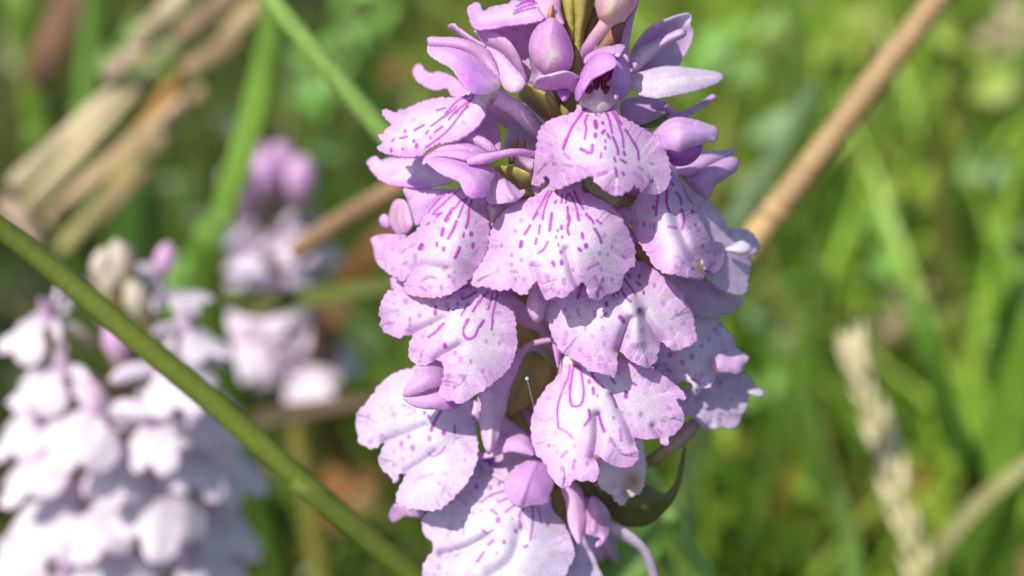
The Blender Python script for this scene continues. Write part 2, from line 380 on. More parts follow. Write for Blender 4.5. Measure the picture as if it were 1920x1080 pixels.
P('sepal', f2, '840,48 850,44 862,54 885,70 905,82 911,88 895,83 870,72 855,60 843,52', [(845, 48, -8), (875, 65, -7), (910, 87, -6)], WHITE, LILAC, dome=.3, step=3.5, seed=15)

# --- flower behind it, lip blurred
f2b = flower((880, 172), 340, -10.0)
P('lip', f2b, '774,137 778,124 789,120 798,132 808,138 824,135 840,140 857,148 872,165 884,180 848,182 840,168 815,169 794,160 779,149', [(880, 175, -10), (785, 130, -14), (820, 160, -12)], LILAC*1.05, LILAC, ruf=.3, rfreq=6, rw=20, step=4, frill=1, seed=21)
# --- top left flower seen from the side
f12 = flower((1010, 20), 170, -6.5)
P('lip', f12, '876,18 886,8 898,6 903,16 908,22 916,16 925,13 942,10 955,7 962,0 975,2 1000,1 1006,10 1018,30 1020,35 1000,42 975,46 949,49 930,53 911,55 895,56 883,45 880,34', [(1010, 20, -6.2), (880, 20, -8.5), (890, 52, -6), (960, 6, -8.5), (960, 46, -5.2), (930, 30, -7)], WHITE, LILAC, ruf=.3, rfreq=6, rw=20, seed=22, step=3, frill=1, ew=16, patches=[((930, 50), (60, 8), PURPLE*1.2, .5), ((890, 35), (14, 20), LILAC*.95, .7)], strokes=marks('A', '11:1610,30 1540,30 1440,70; 11:1615,50 1540,65 1430,110; 11:1620,80 1500,110 1420,140; 11:1630,20 1550,15 1480,40'))
P('sepal', f12, '884,46 894,60 903,76 913,89 930,96 948,108 966,128 982,148 990,154 996,132 992,102 994,77 1002,52 1011,41 975,43 940,48 910,52', [(890, 50, -8.2), (940, 60, -7.8), (1000, 50, -7.4), (985, 150, -8.2), (930, 95, -8.6)], np.array([0.76, 0.46, 0.78]), PINK, dome=.5, step=4, seed=23)
P('sepal', f12, '890,57 920,59 950,73 970,98 985,138 988,153 970,133 945,105 920,91 907,84 895,66', [(895, 62, -7), (950, 88, -6.0), (986, 150, -7.2), (920, 75, -6.4)], np.array([0.86, 0.67, 0.90]), PINK, dome=.6, step=4, seed=24)
P('petal', f12, '1000,-10 1010,10 1020,33 1040,38 1057,46 1050,20 1044,-10', [(1010, 0, -6.5), (1030, 36, -6), (1050, 0, -6.8)], np.array([0.86, 0.67, 0.73]), PINK, dome=.8, step=4, seed=25)
bract('1028,35 1030,19 1036,9 1037,24 1034,35', [(1032, 10, -5.4), (1032, 35, -5.4), (1040, 20, -5.6)], np.array([0.52, 0.20, 0.11]), dome=.2, step=3, seed=26)

# --- closed bud in the middle of the top
b1 = flower((1038, 140), 250, -6.0, cols=[OLIVE, OLIVE, CREAM])
P('bud_petal', b1, '1034,33 1047,39 1059,53 1069,74 1076,100 1072,123 1062,134 1045,139 1025,142 1010,131 998,116 991,92 996,66 1010,44', [(1034, 40, -5.2), (1035, 140, -5.4), (995, 90, -5.6), (1074, 100, -5.6)], PINK, np.array([0.70, 0.36, 0.72]), ew=16, dome=2.3, step=3.5, closed=True, seed=31, patches=[((1006, 100), (12, 34), PINK*1.05, .6), ((1060, 70), (14, 18), PURPLE*1.1, .6), ((1034, 112), (13, 32), np.array([0.90, 0.82, 0.71]), .9)])  # purple patch at upper right paints the shadow on the bud
P('sepal', b1, '999,159 1010,144 1030,140 1050,135 1065,134 1085,143 1083,158 1078,172 1055,170 1036,168 1008,166', [(1000, 160, -3.6), (1040, 150, -3.4), (1084, 155, -4.6)], np.array([0.82, 0.56, 0.84]), LILAC, dome=.7, step=3.5, seed=32)
P('petal', b1, '1046,168 1066,170 1064,184 1057,190 1050,181', [(1046, 168, -4.6), (1066, 170, -4.6), (1057, 190, -4.2)], PURPLE*1.15, dome=.5, step=3.5, seed=33)
# --- cream bud above right and its pink neck
b2 = tube('flower', ORCH, [osp(1082, 190, -10), osp(1094, 108, -7), osp(1108, 80, -5.8), osp(1130, 52, -5.2), osp(1140, 38, -5.0)], [.0005, .00035, .00042, .0005, .00055], [OLIVE, PINK*.95, PINK, np.array([0.78, 0.50, 0.55]), CREAM], mat=M_PETAL, n=8, nseg=14)
P('bud_petal', b2, '1118,-30 1116,0 1118,20 1124,36 1140,46 1154,46 1171,37 1188,18 1197,-2 1198,-40 1180,-75 1155,-85 1130,-65', [(1140, 40, -5.2), (1120, 0, -5.2), (1190, 0, -5.6), (1155, -80, -5.6)], np.array([0.78, 0.62, 0.50]), PINK, ew=14, dome=2.2, closed=True, step=4, seed=34, patches=[((1128, 10), (12, 30), np.array([0.80, 0.42, 0.52]), .8), ((1185, 0), (12, 34), np.array([0.78, 0.42, 0.55]), .8), ((1145, 32), (16, 16), np.array([0.74, 0.66, 0.36]), .8)])
# --- buds above the frame
for k, (bx, by, bt) in enumerate(((1060, -70, -8), (1105, -95, -5.5), (1085, -150, -8), (1130, -140, -8), (1070, -190, -9), (1098, -215, -9))):
    bb = flower((bx, by+45), by+130, bt)
    P('bud_petal', bb, [(bx+28*math.cos(a)*(1-.15*math.sin(a)), by+48*math.sin(a)) for a in np.linspace(0, 6.28, 13)[:-1]], [(bx, by+40, bt), (bx-30, by, bt-.3), (bx+30, by, bt-.3)], CREAM*.95, PINK, dome=1.2, closed=True, step=7, seed=35+k)

# --- upper right flower, seen from behind, in shade
f13 = flower((1180, 130), 280, -9)
P('petal', f13, '1185,98 1194,80 1204,66 1220,50 1240,40 1266,30 1286,25 1295,27 1297,36 1294,45 1300,58 1298,75 1291,92 1281,110 1272,122 1250,126 1230,130 1206,138 1184,142 1182,125', [(1184, 120, -9), (1240, 60, -9.6), (1290, 35, -11.5), (1280, 110, -11), (1220, 125, -9)], GREY*.92, LILAC, ew=10, dome=-.8, step=4, seed=41, patches=[((1285, 38), (18, 16), WHITE, .7), ((1235, 65), (50, 20), PURPLE*1.2, .35)])
P('petal', f13, '1180,110 1188,102 1204,88 1225,78 1250,66 1270,57 1280,55 1286,62 1281,69 1260,79 1240,93 1216,114 1200,128 1186,138 1181,135', [(1184, 120, -7.6), (1235, 85, -8), (1284, 60, -8.6), (1190, 138, -7.4)], WHITE*.97, LILAC, ew=9, dome=.7, step=3.5, seed=42)
P('sepal', f13, '1180,150 1184,141 1206,135 1230,128 1250,125 1276,126 1306,130 1335,134 1350,138 1356,143 1351,153 1330,163 1300,173 1270,179 1240,184 1215,183 1197,177 1185,165', [(1185, 155, -6.6), (1260, 150, -6.6), (1354, 144, -8.5), (1260, 180, -5.6), (1260, 126, -7.6)], WHITE*.96, GREY, ew=14, dome=.5, step=3.5, seed=43)
P('sepal', f13, '1166,192 1196,182 1230,184 1247,192 1262,210 1250,213 1220,228 1200,234 1180,226 1165,215', [(1170, 200, -10), (1250, 205, -11), (1200, 230, -9.4)], GREY, LILAC, dome=.5, step=4.5, seed=44)
P('sepal', f13, '1246,190 1262,207 1280,209 1310,195 1335,178 1342,182 1326,195 1300,213 1281,222 1262,222 1250,210', [(1250, 205, -10), (1280, 215, -9.4), (1340, 180, -11)], GREY*1.03, LILAC, dome=.3, step=4, seed=45)
P('sepal', f13, '1197,-30 1197,0 1190,24 1183,56 1177,95 1180,118 1165,98 1168,60 1172,40 1184,20 1188,-30', [(1190, -20, -8.4), (1180, 60, -7.6), (1172, 110, -6.6), (1168, 70, -7.4)], GREY, LILAC, dome=.2, step=4.5, seed=46)

# --- big central lip
f3 = flower((1056, 338), 470, -5.2)
P('lip', f3, '1022,332 1024,350 1004,368 980,377 961,386 945,398 933,412 924,428 918,448 917,466 911,479 901,497 888,514 882,528 891,539 907,538 926,543 947,545 962,542 972,551 987,553 992,543 1000,535 1008,527 1013,540 1019,554 1027,562 1041,558 1060,557 1073,546 1091,530 1098,536 1103,553 1110,563 1122,563 1135,555 1154,547 1166,537 1168,519 1179,507 1188,499 1191,480 1188,460 1181,441 1172,419 1163,404 1151,393 1130,377 1108,366 1093,359 1089,347 1088,332 1056,326',
  [(1056, 330, -5.8), (1056, 372, -3.2), (1058, 450, -.6), (1055, 550, .7), (960, 400, -3.2), (925, 470, -3.4), (890, 525, -3.4), (960, 535, -1.6), (1160, 410, -3.0), (1185, 480, -3.2), (1130, 555, -.8), (990, 460, -1.2), (1120, 460, -1.0)],
  WHITE, LILAC, ruf=.40, rfreq=9, rw=44, seed=51, base=CREAM*1.02, bxy=(1056, 338), bw=26, blotch=34, **LIPK,
  strokes=marks('C', '18:1745,800 1690,900 1600,1055; 17:1775,800 1720,920 1690,1050; 15:1800,800 1830,830; 17:1800,910 1820,890; 15:1870,830 1865,910; 24:1775,1010 1770,1070') + marks('E', '26:1775,10 1755,170; 20:1640,10 1600,60; 24:1575,120 1525,200; 20:1695,20 1690,60; 20:1665,120 1655,200; 22:1635,240 1625,290; 20:1740,270 1700,340 1650,375; 32:1495,270 1490,310; 32:1865,130; 20:1830,160; 20:1815,220; 20:1870,220; 18:1835,290; 20:1855,360; 26:1860,450 1862,480; 30:1785,460 1795,490') + marks('E', '24:1405,385; 24:1495,430; 26:1400,475; 24:1400,545 1450,550; 18:1600,495 1670,485; 24:1520,610; 22:1440,605; 40:1735,590; 30:1885,620 1890,670; 28:1775,705; 26:1840,740; 22:1440,160; 24:1310,290', .5)
  + marks('D', '16:105,910 115,840 140,830 180,900 215,1000 220,1070; 18:180,800 220,890 270,970; 22:120,950 125,1060; 20:290,1015 340,1065; 15:10,800 30,830; 17:20,890 10,910; 15:70,830 65,910') + marks('F', '22:125,10 140,60 120,150 135,205; 22:210,5 225,70; 20:295,15 345,65 360,100; 24:370,150 410,220 430,275; 16:385,70 430,100; 26:255,195 262,235; 34:290,300; 30:225,335 240,350; 30:65,130') + marks('F', '26:415,365; 22:490,378; 22:60,360; 24:60,455 62,480; 24:620,400 650,425; 26:310,520 350,490 400,470; 26:175,525; 24:365,590 385,630; 24:430,515; 24:445,620; 24:530,610; 30:85,620 85,670; 36:435,700; 22:380,740; 26:40,740; 22:530,310', .55),
  crease=[([(1062, 470), (1075, 520), (1090, 545)], -.5, 9), ([(1000, 500), (1008, 530)], -.5, 8)])
P('petal', f3, '1020,300 1035,285 1060,280 1085,286 1098,305 1095,330 1075,342 1040,342 1022,328', [(1020, 320, -6), (1060, 290, -5.4), (1095, 320, -6), (1060, 340, -5)], HOOD, PURPLE, dome=0.90, step=5, seed=52)
P('spur', f3, '1008,526 1000,539 992,557 989,576 995,594 1007,604 1018,596 1023,582 1029,566 1021,555 1013,540', [(1008, 530, -4.6), (1005, 600, -3.4), (1028, 566, -3.8)], np.array([0.84, 0.65, 0.78]), PINK, ew=8, dome=.9, step=3.5, seed=53)

# --- left lip with its hood
f4 = flower((905, 362), 480, -6.2)
P('lip', f4, '868,352 850,357 825,370 804,391 794,410 782,432 758,448 735,456 720,467 718,480 723,494 724,509 735,517 746,522 757,529 766,517 775,507 766,521 759,535 758,545 767,553 787,557 811,559 837,555 860,543 879,526 894,506 906,486 914,462 918,440 917,420 912,402 909,380 914,364 890,352',
  [(895, 356, -6.0), (860, 400, -4.4), (835, 470, -2.6), (815, 555, -2.0), (780, 440, -6.2), (724, 480, -8.2), (735, 515, -7.0), (765, 545, -4.4), (915, 440, -4.8), (890, 510, -3.4), (850, 540, -2.4)],
  WHITE, LILAC, ruf=.34, rfreq=8, rw=40, seed=61, blotch=24, **LIPK, patches=[((812, 556), (40, 7), np.array([0.75, 0.45, 0.45]), .5)],
  strokes=marks('C', '16:930,775 840,840 760,920 660,1010; 12:880,770 770,830 680,920 620,1000; 16:985,860 910,900 870,960; 16:1025,870 995,950 990,1060; 16:970,880 930,960 895,1050; 26:850,960 790,1050; 16:750,1000 700,1040') + marks('E', '36:800,60 785,70; 24:830,5 800,40; 20:915,5 900,40; 26:880,80 850,160 805,240; 22:990,10 985,70 965,140; 30:760,150 750,210; 18:945,190 940,225; 34:1012,190; 26:1030,285 1025,320; 20:705,280 705,310; 30:765,330; 26:905,325 885,375 865,415; 36:565,300 545,335; 16:680,20 740,5; 16:610,110 640,90') + marks('E', '34:500,400; 22:395,480 420,460; 40:790,500 765,535; 30:810,580; 22:850,635; 30:740,690; 18:410,340 380,370; 24:560,640 620,600 690,610; 24:550,690 600,720', .5), crease=[([(775, 507), (800, 500), (830, 505)], -.5, 10)])
P('petal', f4, '800,302 808,312 827,326 850,336 862,342 868,355 875,366 887,372 901,371 912,364 918,346 925,332 928,325 919,312 906,303 885,300 860,292 835,290 815,292', [(800, 302, -3.4), (860, 318, -2.6), (926, 326, -3.8), (890, 370, -1.4), (880, 300, -3.9)], np.array([0.78, 0.50, 0.84]), LILAC, ew=14, dome=1.42, step=3, seed=62, patches=[((885, 365), (34, 18), PURPLE*1.15, .75), ((910, 330), (20, 20), PINK, .6)])
P('dorsal_sepal', f4, '792,308 797,297 805,290 823,279 839,271 856,267 875,269 896,276 915,288 926,302 905,306 880,302 850,296 825,294 808,299 798,308', [(794, 306, -3.9), (850, 278, -4.0), (925, 298, -4.6), (860, 296, -3.2)], PINK, HOOD*1.1, dome=.9, step=3, seed=63, crease=[([(820, 286), (860, 280), (910, 292)], -.4, 3)])
P('sepal', f4, '857,261 876,251 896,254 916,264 929,278 933,286 915,288 895,277 875,268', [(858, 262, -5.4), (895, 262, -5.0), (930, 282, -5)], np.array([0.84, 0.63, 0.86]), LILAC, dome=.6, step=3.5, seed=64)
P('sepal', f4, '912,207 922,215 932,234 938,257 939,281 928,281 915,266 895,257 872,252 894,239 907,223', [(912, 210, -8), (930, 270, -6.8), (880, 250, -7)], np.array([0.78, 0.45, 0.76]), PINK, dome=.5, step=4, seed=65)
P('sepal', f4, '931,323 924,335 918,352 914,370 916,380 930,383 949,381 964,378 978,370 985,361 982,356 974,358 964,348 949,337 937,328', [(930, 325, -4.4), (918, 375, -3.6), (950, 365, -2.8), (984, 360, -3.6), (960, 348, -3.8)], np.array([0.82, 0.54, 0.80]), LILAC, ew=7, dome=.5, step=3, seed=66, crease=[([(945, 342), (952, 360), (962, 374)], .45, 5)])
P('spur', f4, '914,382 935,383 947,390 936,406 926,425 919,432 915,406', [(915, 390, -6), (945, 390, -6), (920, 430, -5.6)], np.array([0.78, 0.65, 0.71]), dome=.8, step=4, seed=67)

# --- left flower with the blurred lip above it, and a half hidden one
f14 = flower((860, 320), 440, -9)
P('lip', f14, '689,308 693,298 706,294 717,302 725,297 750,297 790,295 803,303 815,315 840,328 858,336 845,342 820,349 792,352 760,351 732,347 710,336 698,322', [(850, 325, -7.4), (692, 306, -13), (740, 348, -9.5), (760, 298, -11), (820, 348, -7.8)], WHITE, LILAC, ruf=.3, rfreq=6, rw=20, step=3.5, frill=1, ew=16, seed=71, patches=[((735, 325), (16, 10), PURPLE*1.3, .4), ((775, 330), (8, 8), PURPLE*1.3, .4), ((760, 346), (60, 6), PURPLE*1.3, .5)])
f15 = flower((790, 400), 520, -10)
P('sepal', f15, '757,355 775,352 800,353 835,355 852,357 827,373 806,393 792,416 781,424 773,400 765,376', [(760, 358, -9), (840, 358, -7.6), (785, 420, -9)], np.array([0.86, 0.65, 0.89]), LILAC, dome=.4, step=4.5, seed=72)
P('petal', f15, '738,380 750,374 763,380 770,400 774,422 764,437 748,440 736,430 730,408', [(740, 385, -11), (770, 400, -9.6), (745, 438, -11)], np.array([0.72, 0.62, 0.50]), PINK, dome=0.90, step=4, seed=73, strokes=[(3, [(748, 385), (745, 410), (752, 432)], .35), (3, [(758, 385), (757, 410), (762, 430)], .3)])
P('petal', f15, '712,412 718,403 728,406 733,425 725,429 716,424', [(712, 412, -12), (733, 410, -11.4), (724, 428, -12)], LILAC*1.1, dome=.6, step=4, seed=74)
P('lip', f15, '696,448 714,440 738,439 762,443 745,458 726,470 722,485 726,508 712,499 704,485 701,466', [(698, 450, -11.5), (755, 445, -9.6), (715, 498, -10.5)], np.array([0.84, 0.63, 0.89]), LILAC, ruf=.3, rfreq=5, rw=16, step=4, seed=75)
P('petal', f15, '735,520 757,528 778,506 772,522 760,540 762,552 740,548 734,535', [(740, 525, -9), (775, 510, -8), (755, 545, -8.4)], WHITE, LILAC, dome=.3, step=4, seed=76)

# --- right hand lip, hood and shaded lobes
f5 = flower((1262, 320), 450, -6.8)
P('lip', f5, '1240,318 1215,335 1200,363 1189,381 1184,396 1184,416 1190,436 1200,458 1216,480 1224,496 1242,511 1261,515 1291,521 1313,525 1319,518 1314,509 1305,496 1306,486 1316,491 1320,503 1329,511 1340,513 1348,508 1356,494 1359,475 1354,459 1345,452 1333,452 1328,441 1317,421 1307,401 1297,381 1280,353 1266,333 1257,322',
  [(1255, 325, -6.4), (1250, 400, -3.4), (1250, 505, -1.6), (1190, 400, -5.0), (1205, 470, -4.0), (1305, 400, -6.4), (1350, 470, -8.2), (1310, 515, -3.4), (1300, 460, -3.6)],
  WHITE, LILAC, ruf=.34, rfreq=8, rw=36, seed=81, blotch=20, **LIPK, patches=[((1225, 470), (16, 40), PURPLE*1.3, .35), ((1350, 480), (10, 30), LILAC*.95, .7)],
  strokes=marks('D', '20:970,840 960,940 955,1020; 20:1050,790 1045,900 1060,970 1070,990; 22:1130,810 1165,850 1180,920; 24:1180,970 1200,1020 1205,1070; 26:930,940; 13:1130,650 1190,740 1240,860 1300,920; 22:1280,975; 18:1095,720 1105,745') + marks('F', '24:1200,10 1205,80 1190,155; 18:955,10; 30:845,100; 18:940,90 940,155; 24:1065,130 1125,140; 28:1310,110; 28:1375,300; 22:1285,520', .7), crease=[([(1262, 400), (1280, 450), (1300, 485)], -.5, 10)])
P('lip_lobe', f5, '1262,328 1285,345 1310,361 1331,378 1350,403 1358,416 1363,428 1376,428 1399,431 1412,440 1422,459 1418,474 1405,481 1407,500 1402,530 1402,544 1388,555 1365,549 1344,537 1328,523 1318,500 1310,460 1300,410 1280,365', [(1270, 340, -7.6), (1310, 420, -8.2), (1330, 515, -6.2), (1415, 460, -12.5), (1395, 545, -9.5), (1360, 430, -10.5)], GREY*1.05, GREY, ruf=.4, rfreq=8, rw=30, step=3.5, frill=1.2, seed=82, blotch=16, patches=[((1385, 548), (22, 10), WHITE, .8)])
P('petal', f5, '1360,468 1375,459 1390,452 1403,457 1408,466 1402,475 1388,477 1372,473', [(1362, 468, -8.4), (1395, 458, -9), (1395, 475, -8.4)], WHITE, dome=.7, step=3, seed=83)
P('petal', f5, '1224,255 1233,242 1246,230 1262,222 1280,221 1305,226 1326,233 1343,240 1345,251 1340,265 1329,265 1309,271 1290,277 1272,284 1258,280 1246,280 1235,266', [(1228, 255, -5.6), (1270, 245, -3.4), (1342, 250, -5.6), (1290, 275, -3.0), (1280, 223, -5.2)], np.array([0.82, 0.56, 0.89]), LILAC, ew=10, dome=0.83, step=3, seed=84, crease=[([(1232, 258), (1258, 240), (1300, 234)], -.35, 3)])
P('petal', f5, '1243,276 1268,283 1290,279 1316,272 1311,290 1295,305 1278,310 1262,308 1256,301 1250,290', [(1250, 285, -5), (1285, 282, -3.8), (1280, 308, -5.4), (1312, 276, -4.8)], PURPLE*1.2, PURPLE, dome=.5, step=3.5, seed=85)
P('dorsal_sepal', f5, '1224,257 1240,258 1258,272 1270,285 1260,300 1254,302 1246,284 1238,270', [(1226, 258, -5.4), (1265, 285, -4.6), (1250, 298, -5.8)], PINK, LILAC, dome=.5, step=3.5, seed=86)
f17 = flower((1262, 318), 440, -10)
P('petal', f17, '1256,314 1275,310 1304,291 1330,283 1350,284 1365,281 1374,277 1377,282 1370,292 1351,303 1320,319 1295,330 1275,328 1262,324', [(1260, 318, -9), (1330, 295, -10.5), (1375, 280, -12.5), (1300, 328, -9.4)], GREY*1.08, LILAC, dome=.4, step=4, seed=91)
P('petal', f17, '1272,325 1295,331 1320,317 1351,301 1372,295 1384,302 1385,313 1375,325 1354,338 1340,346 1336,357 1326,372 1310,361 1294,346', [(1275, 328, -9.6), (1340, 325, -9.4), (1384, 308, -11.5), (1325, 368, -9.2)], GREY*1.05, LILAC, dome=.7, step=4, seed=92)
P('sepal', f17, '1250,518 1280,520 1315,526 1331,532 1352,545 1365,553 1386,556 1393,563 1384,577 1369,587 1344,594 1318,594 1298,586 1288,570 1280,553 1266,538', [(1260, 525, -8.5), (1340, 545, -9), (1390, 565, -11), (1310, 590, -8.5)], np.array([0.65, 0.45, 0.67]), GREY, dome=.6, step=4, seed=93)

# --- lower left of centre
f6 = flower((925, 552), 680, -6.0)
P('lip', f6, '736,544 725,549 718,562 713,574 712,590 716,600 713,607 718,618 730,627 748,634 762,629 774,628 770,640 767,655 768,670 778,682 793,687 806,682 818,675 830,682 833,698 828,720 823,740 833,749 849,753 866,757 880,749 896,738 908,732 921,722 943,704 956,689 964,671 970,645 968,620 967,602 963,587 956,572 950,557 945,540 910,530 860,535 800,538 760,542',
  [(925, 545, -4.8), (880, 600, -2.8), (870, 680, -1.9), (855, 750, -1.2), (745, 560, -5.4), (720, 610, -6.0), (780, 670, -4.0), (965, 640, -3.6), (920, 720, -2.2), (800, 600, -3.8)],
  WHITE, LILAC, ruf=.40, rfreq=9, rw=42, seed=101, blotch=36, **LIPK,
  strokes=marks('E', '18:990,680 960,700 880,730 790,800; 20:1060,745 950,805 930,790; 20:1175,735 1100,820 1030,925; 18:1220,740 1190,850 1170,905; 18:1260,740 1240,850 1215,960 1210,1050; 30:690,880 685,940; 26:810,900; 16:890,890 850,915; 18:890,845; 15:990,850 960,900 925,960; 24:990,1000 950,1070; 26:1130,1010 1100,1060; 20:770,1040 720,1078') + marks('E', '40:410,820; 36:540,950; 24:450,985; 24:650,1030; 26:450,1040', .5) + marks('G', '21:1080,5 1045,90 1055,150 1095,180 1150,150 1190,60 1230,20; 18:1320,10 1305,90; 21:865,40 800,110 725,160; 34:875,230') + marks('G', '24:650,310; 30:970,310; 36:1020,365; 28:1255,195; 24:1375,210; 40:905,520; 44:1050,540; 24:960,615; 28:1110,380; 20:510,90; 34:1220,470; 44:900,590', .45),
  patches=[((838, 715), (14, 34), LILAC*.95, .5), ((870, 602), (9, 7), np.array([0.80, 0.70, 0.50]), .5)], crease=[([(818, 676), (835, 665), (860, 650)], -.6, 10), ([(774, 628), (800, 615), (830, 600)], -.5, 10)])
P('petal', f6, '890,520 905,505 930,500 955,508 965,525 960,545 930,556 900,548', [(895, 530, -6.6), (930, 505, -6), (960, 530, -6.6), (930, 552, -5.8)], HOOD, PURPLE, dome=1, step=5, seed=102)
P('petal', f6, '932,540 964,541 955,550 948,557 941,553', [(934, 542, -5.0), (962, 543, -5.0), (948, 556, -4.6)], PURPLE, dome=.3, step=3, seed=103)

# --- right of centre
f7 = flower((1160, 515), 660, -6.4)
P('lip', f7, '1190,492 1203,490 1217,500 1241,517 1260,531 1271,543 1283,553 1281,561 1291,574 1297,589 1302,602 1301,614 1307,629 1302,643 1284,653 1264,658 1250,650 1240,640 1237,650 1232,669 1228,681 1213,690 1196,684 1178,674 1160,656 1157,667 1157,686 1153,707 1138,703 1119,699 1102,694 1088,681 1069,671 1055,662 1043,646 1034,625 1029,608 1024,587 1026,572 1034,556 1060,540 1110,535 1150,520 1172,505',
  [(1165, 510, -4.9), (1150, 580, -2.2), (1130, 690, -1.2), (1040, 580, -3.4), (1040, 640, -3.0), (1270, 550, -5.0), (1300, 620, -4.6), (1260, 655, -3.4), (1215, 685, -2.2), (1090, 640, -1.8), (1200, 620, -2.4)],
  WHITE, LILAC, ruf=.45, rfreq=9, rw=44, seed=111, blotch=36, **LIPK, patches=[((1100, 660), (50, 40), LILAC, .5)],
  strokes=marks('F', '16:640,600 700,690 750,770; 18:620,710 660,780 710,835; 14:665,560 710,610; 20:765,650 800,680; 24:790,590; 24:830,740; 34:785,905; 22:550,765; 20:590,745; 32:485,850; 24:255,655 240,720 220,800; 36:610,975 640,1015; 20:485,940 440,980') + marks('F', '30:105,895; 20:375,920 380,960; 22:215,900 235,960; 24:725,955; 34:930,675; 36:1010,840', .5) + marks('H', '26:640,10; 30:450,70; 24:290,75; 30:810,95; 30:695,150; 24:355,150; 24:245,270; 26:780,350; 40:330,350; 30:100,210; 30:460,210; 40:420,420', .4),
  crease=[([(1160, 656), (1168, 630), (1180, 600)], -.8, 8), ([(1240, 640), (1225, 620), (1205, 590)], -.8, 10), ([(1195, 640), (1190, 600), (1180, 560)], .5, 12)])
P('petal', f7, '1130,490 1145,472 1170,468 1188,480 1190,500 1170,515 1140,512', [(1135, 495, -6.8), (1165, 472, -6.4), (1188, 495, -6.8), (1160, 512, -6.2)], HOOD, PURPLE, dome=1, step=5, seed=112)
P('sepal', f7, '1148,390 1166,383 1186,394 1191,403 1187,411 1176,421 1166,412', [(1150, 392, -5.6), (1188, 402, -5.4), (1175, 420, -5.2)], np.array([0.84, 0.65, 0.82]), PINK, dome=.6, step=3.5, seed=113)
P('sepal', f7, '1172,420 1181,428 1195,447 1191,460 1184,450', [(1174, 422, -5.8), (1194, 448, -5.6), (1186, 455, -5.6)], PINK, LILAC, dome=.3, step=3.5, seed=114)

# --- lower centre lip
f8 = flower((1068, 676), 810, -6.0)
P('lip', f8, '1056,676 1055,695 1043,709 1026,726 1011,747 1001,769 996,795 996,812 1000,838 1008,854 1021,868 1028,882 1031,892 1043,907 1056,916 1066,912 1075,903 1080,898 1092,904 1104,901 1113,905 1121,895 1124,880 1119,869 1114,856 1125,855 1132,864 1146,872 1166,877 1182,875 1196,862 1198,852 1194,839 1190,830 1192,821 1211,824 1233,823 1240,830 1247,836 1253,832 1257,817 1263,815 1275,804 1281,795 1283,781 1279,767 1270,756 1268,749 1278,750 1287,745 1282,737 1270,724 1255,713 1237,698 1215,690 1195,680 1160,672 1120,670 1090,664 1070,662',
  [(1068, 670, -4.9), (1090, 740, -3.0), (1090, 830, -1.8), (1060, 905, -1.0), (1010, 760, -4.2), (1000, 830, -3.4), (1160, 870, -1.6), (1200, 700, -3.4), (1280, 760, -3.6), (1245, 825, -2.8), (1160, 760, -2.6)],
  WHITE, LILAC, ruf=.40, rfreq=9, rw=42, seed=121, base=CREAM, bxy=(1066, 674), bw=22, blotch=34, **LIPK,
  strokes=marks('H', '17:145,430 130,540 80,660 40,780 30,880 40,1000; 22:205,425 175,460 165,540 150,640 148,740 165,805; 21:205,425 245,470 265,580 275,680 260,770 220,810 165,805; 20:150,720 155,740; 28:325,575; 28:360,640 365,690; 21:345,495 390,580 455,630; 16:400,705; 24:520,690 550,750 570,820; 32:665,680 670,720; 22:530,550 565,590; 20:730,590 760,610; 20:320,840 325,920 280,990; 25:410,860 440,950 470,1045') + marks('H', '30:820,525; 24:550,910; 22:635,860; 34:805,875; 22:1000,940 1030,950; 26:600,490; 26:610,1030', .5) + marks('J', '24:240,10 330,60 370,110; 28:660,5 670,40; 24:720,110 760,180; 22:810,30 820,130; 24:820,250 870,265; 28:320,235 270,280; 30:270,390; 28:390,320 375,390; 24:150,170; 24:500,340', .6),
  crease=[([(1114, 856), (1120, 820), (1120, 780)], -.7, 10), ([(1190, 828), (1175, 790), (1150, 740)], -.7, 10), ([(1240, 822), (1225, 800)], -.5, 7)])
P('petal', f8, '1034,618 1040,640 1052,659 1050,672 1046,690 1041,672 1037,650', [(1036, 622, -5.8), (1052, 660, -5.8), (1046, 688, -5.2)], PINK, LILAC, dome=.3, step=3, seed=122, patches=[((1045, 676), (9, 20), PURPLE*1.15, .9)])
tube('spur', f8, [osp(1036, 637, -6.4), osp(1012, 641, -6.2), osp(989, 650, -6), osp(972, 672, -5.8), osp(957, 703, -5.6), osp(944, 735, -5.4)], [.0002, .00022, .00024, .00032, .0004, .0003], [PINK, PINK, LILAC*1.15], mat=M_PETAL, n=6)

# --- right, in shade
f11 = flower((1290, 640), 780, -9)
P('lip', f11, '1226,690 1232,668 1245,640 1264,620 1290,600 1302,588 1322,592 1344,600 1359,616 1374,633 1378,648 1389,660 1402,669 1395,684 1384,700 1364,697 1343,697 1340,713 1331,727 1318,728 1308,741 1300,738 1297,720 1281,714 1269,722 1254,712 1237,698', [(1250, 640, -8.2), (1300, 600, -9.2), (1400, 670, -11.5), (1310, 735, -7.2), (1250, 705, -7.6), (1310, 670, -7.8), (1370, 640, -11)], WHITE, GREY*1.05, ruf=.5, rfreq=9, rw=30, step=3.2, frill=1.2, ew=26, seed=131, patches=[((1345, 635), (40, 40), GREY, .7)], blotch=14, strokes=marks('H', '36:1080,320; 38:1285,340; 28:1200,390; 24:1290,550 1340,590; 24:1050,460 1090,480; 24:1440,180; 22:1370,240', .7))
P('petal', f11, '1342,670 1352,665 1370,670 1392,666 1404,671 1395,684 1385,701 1364,698 1342,696 1338,684', [(1342, 680, -7.6), (1400, 670, -9), (1380, 700, -8)], WHITE, LILAC, dome=.3, ruf=.15, rfreq=5, rw=14, step=3.2, seed=132)
f11b = flower((1300, 740), 860, -10)
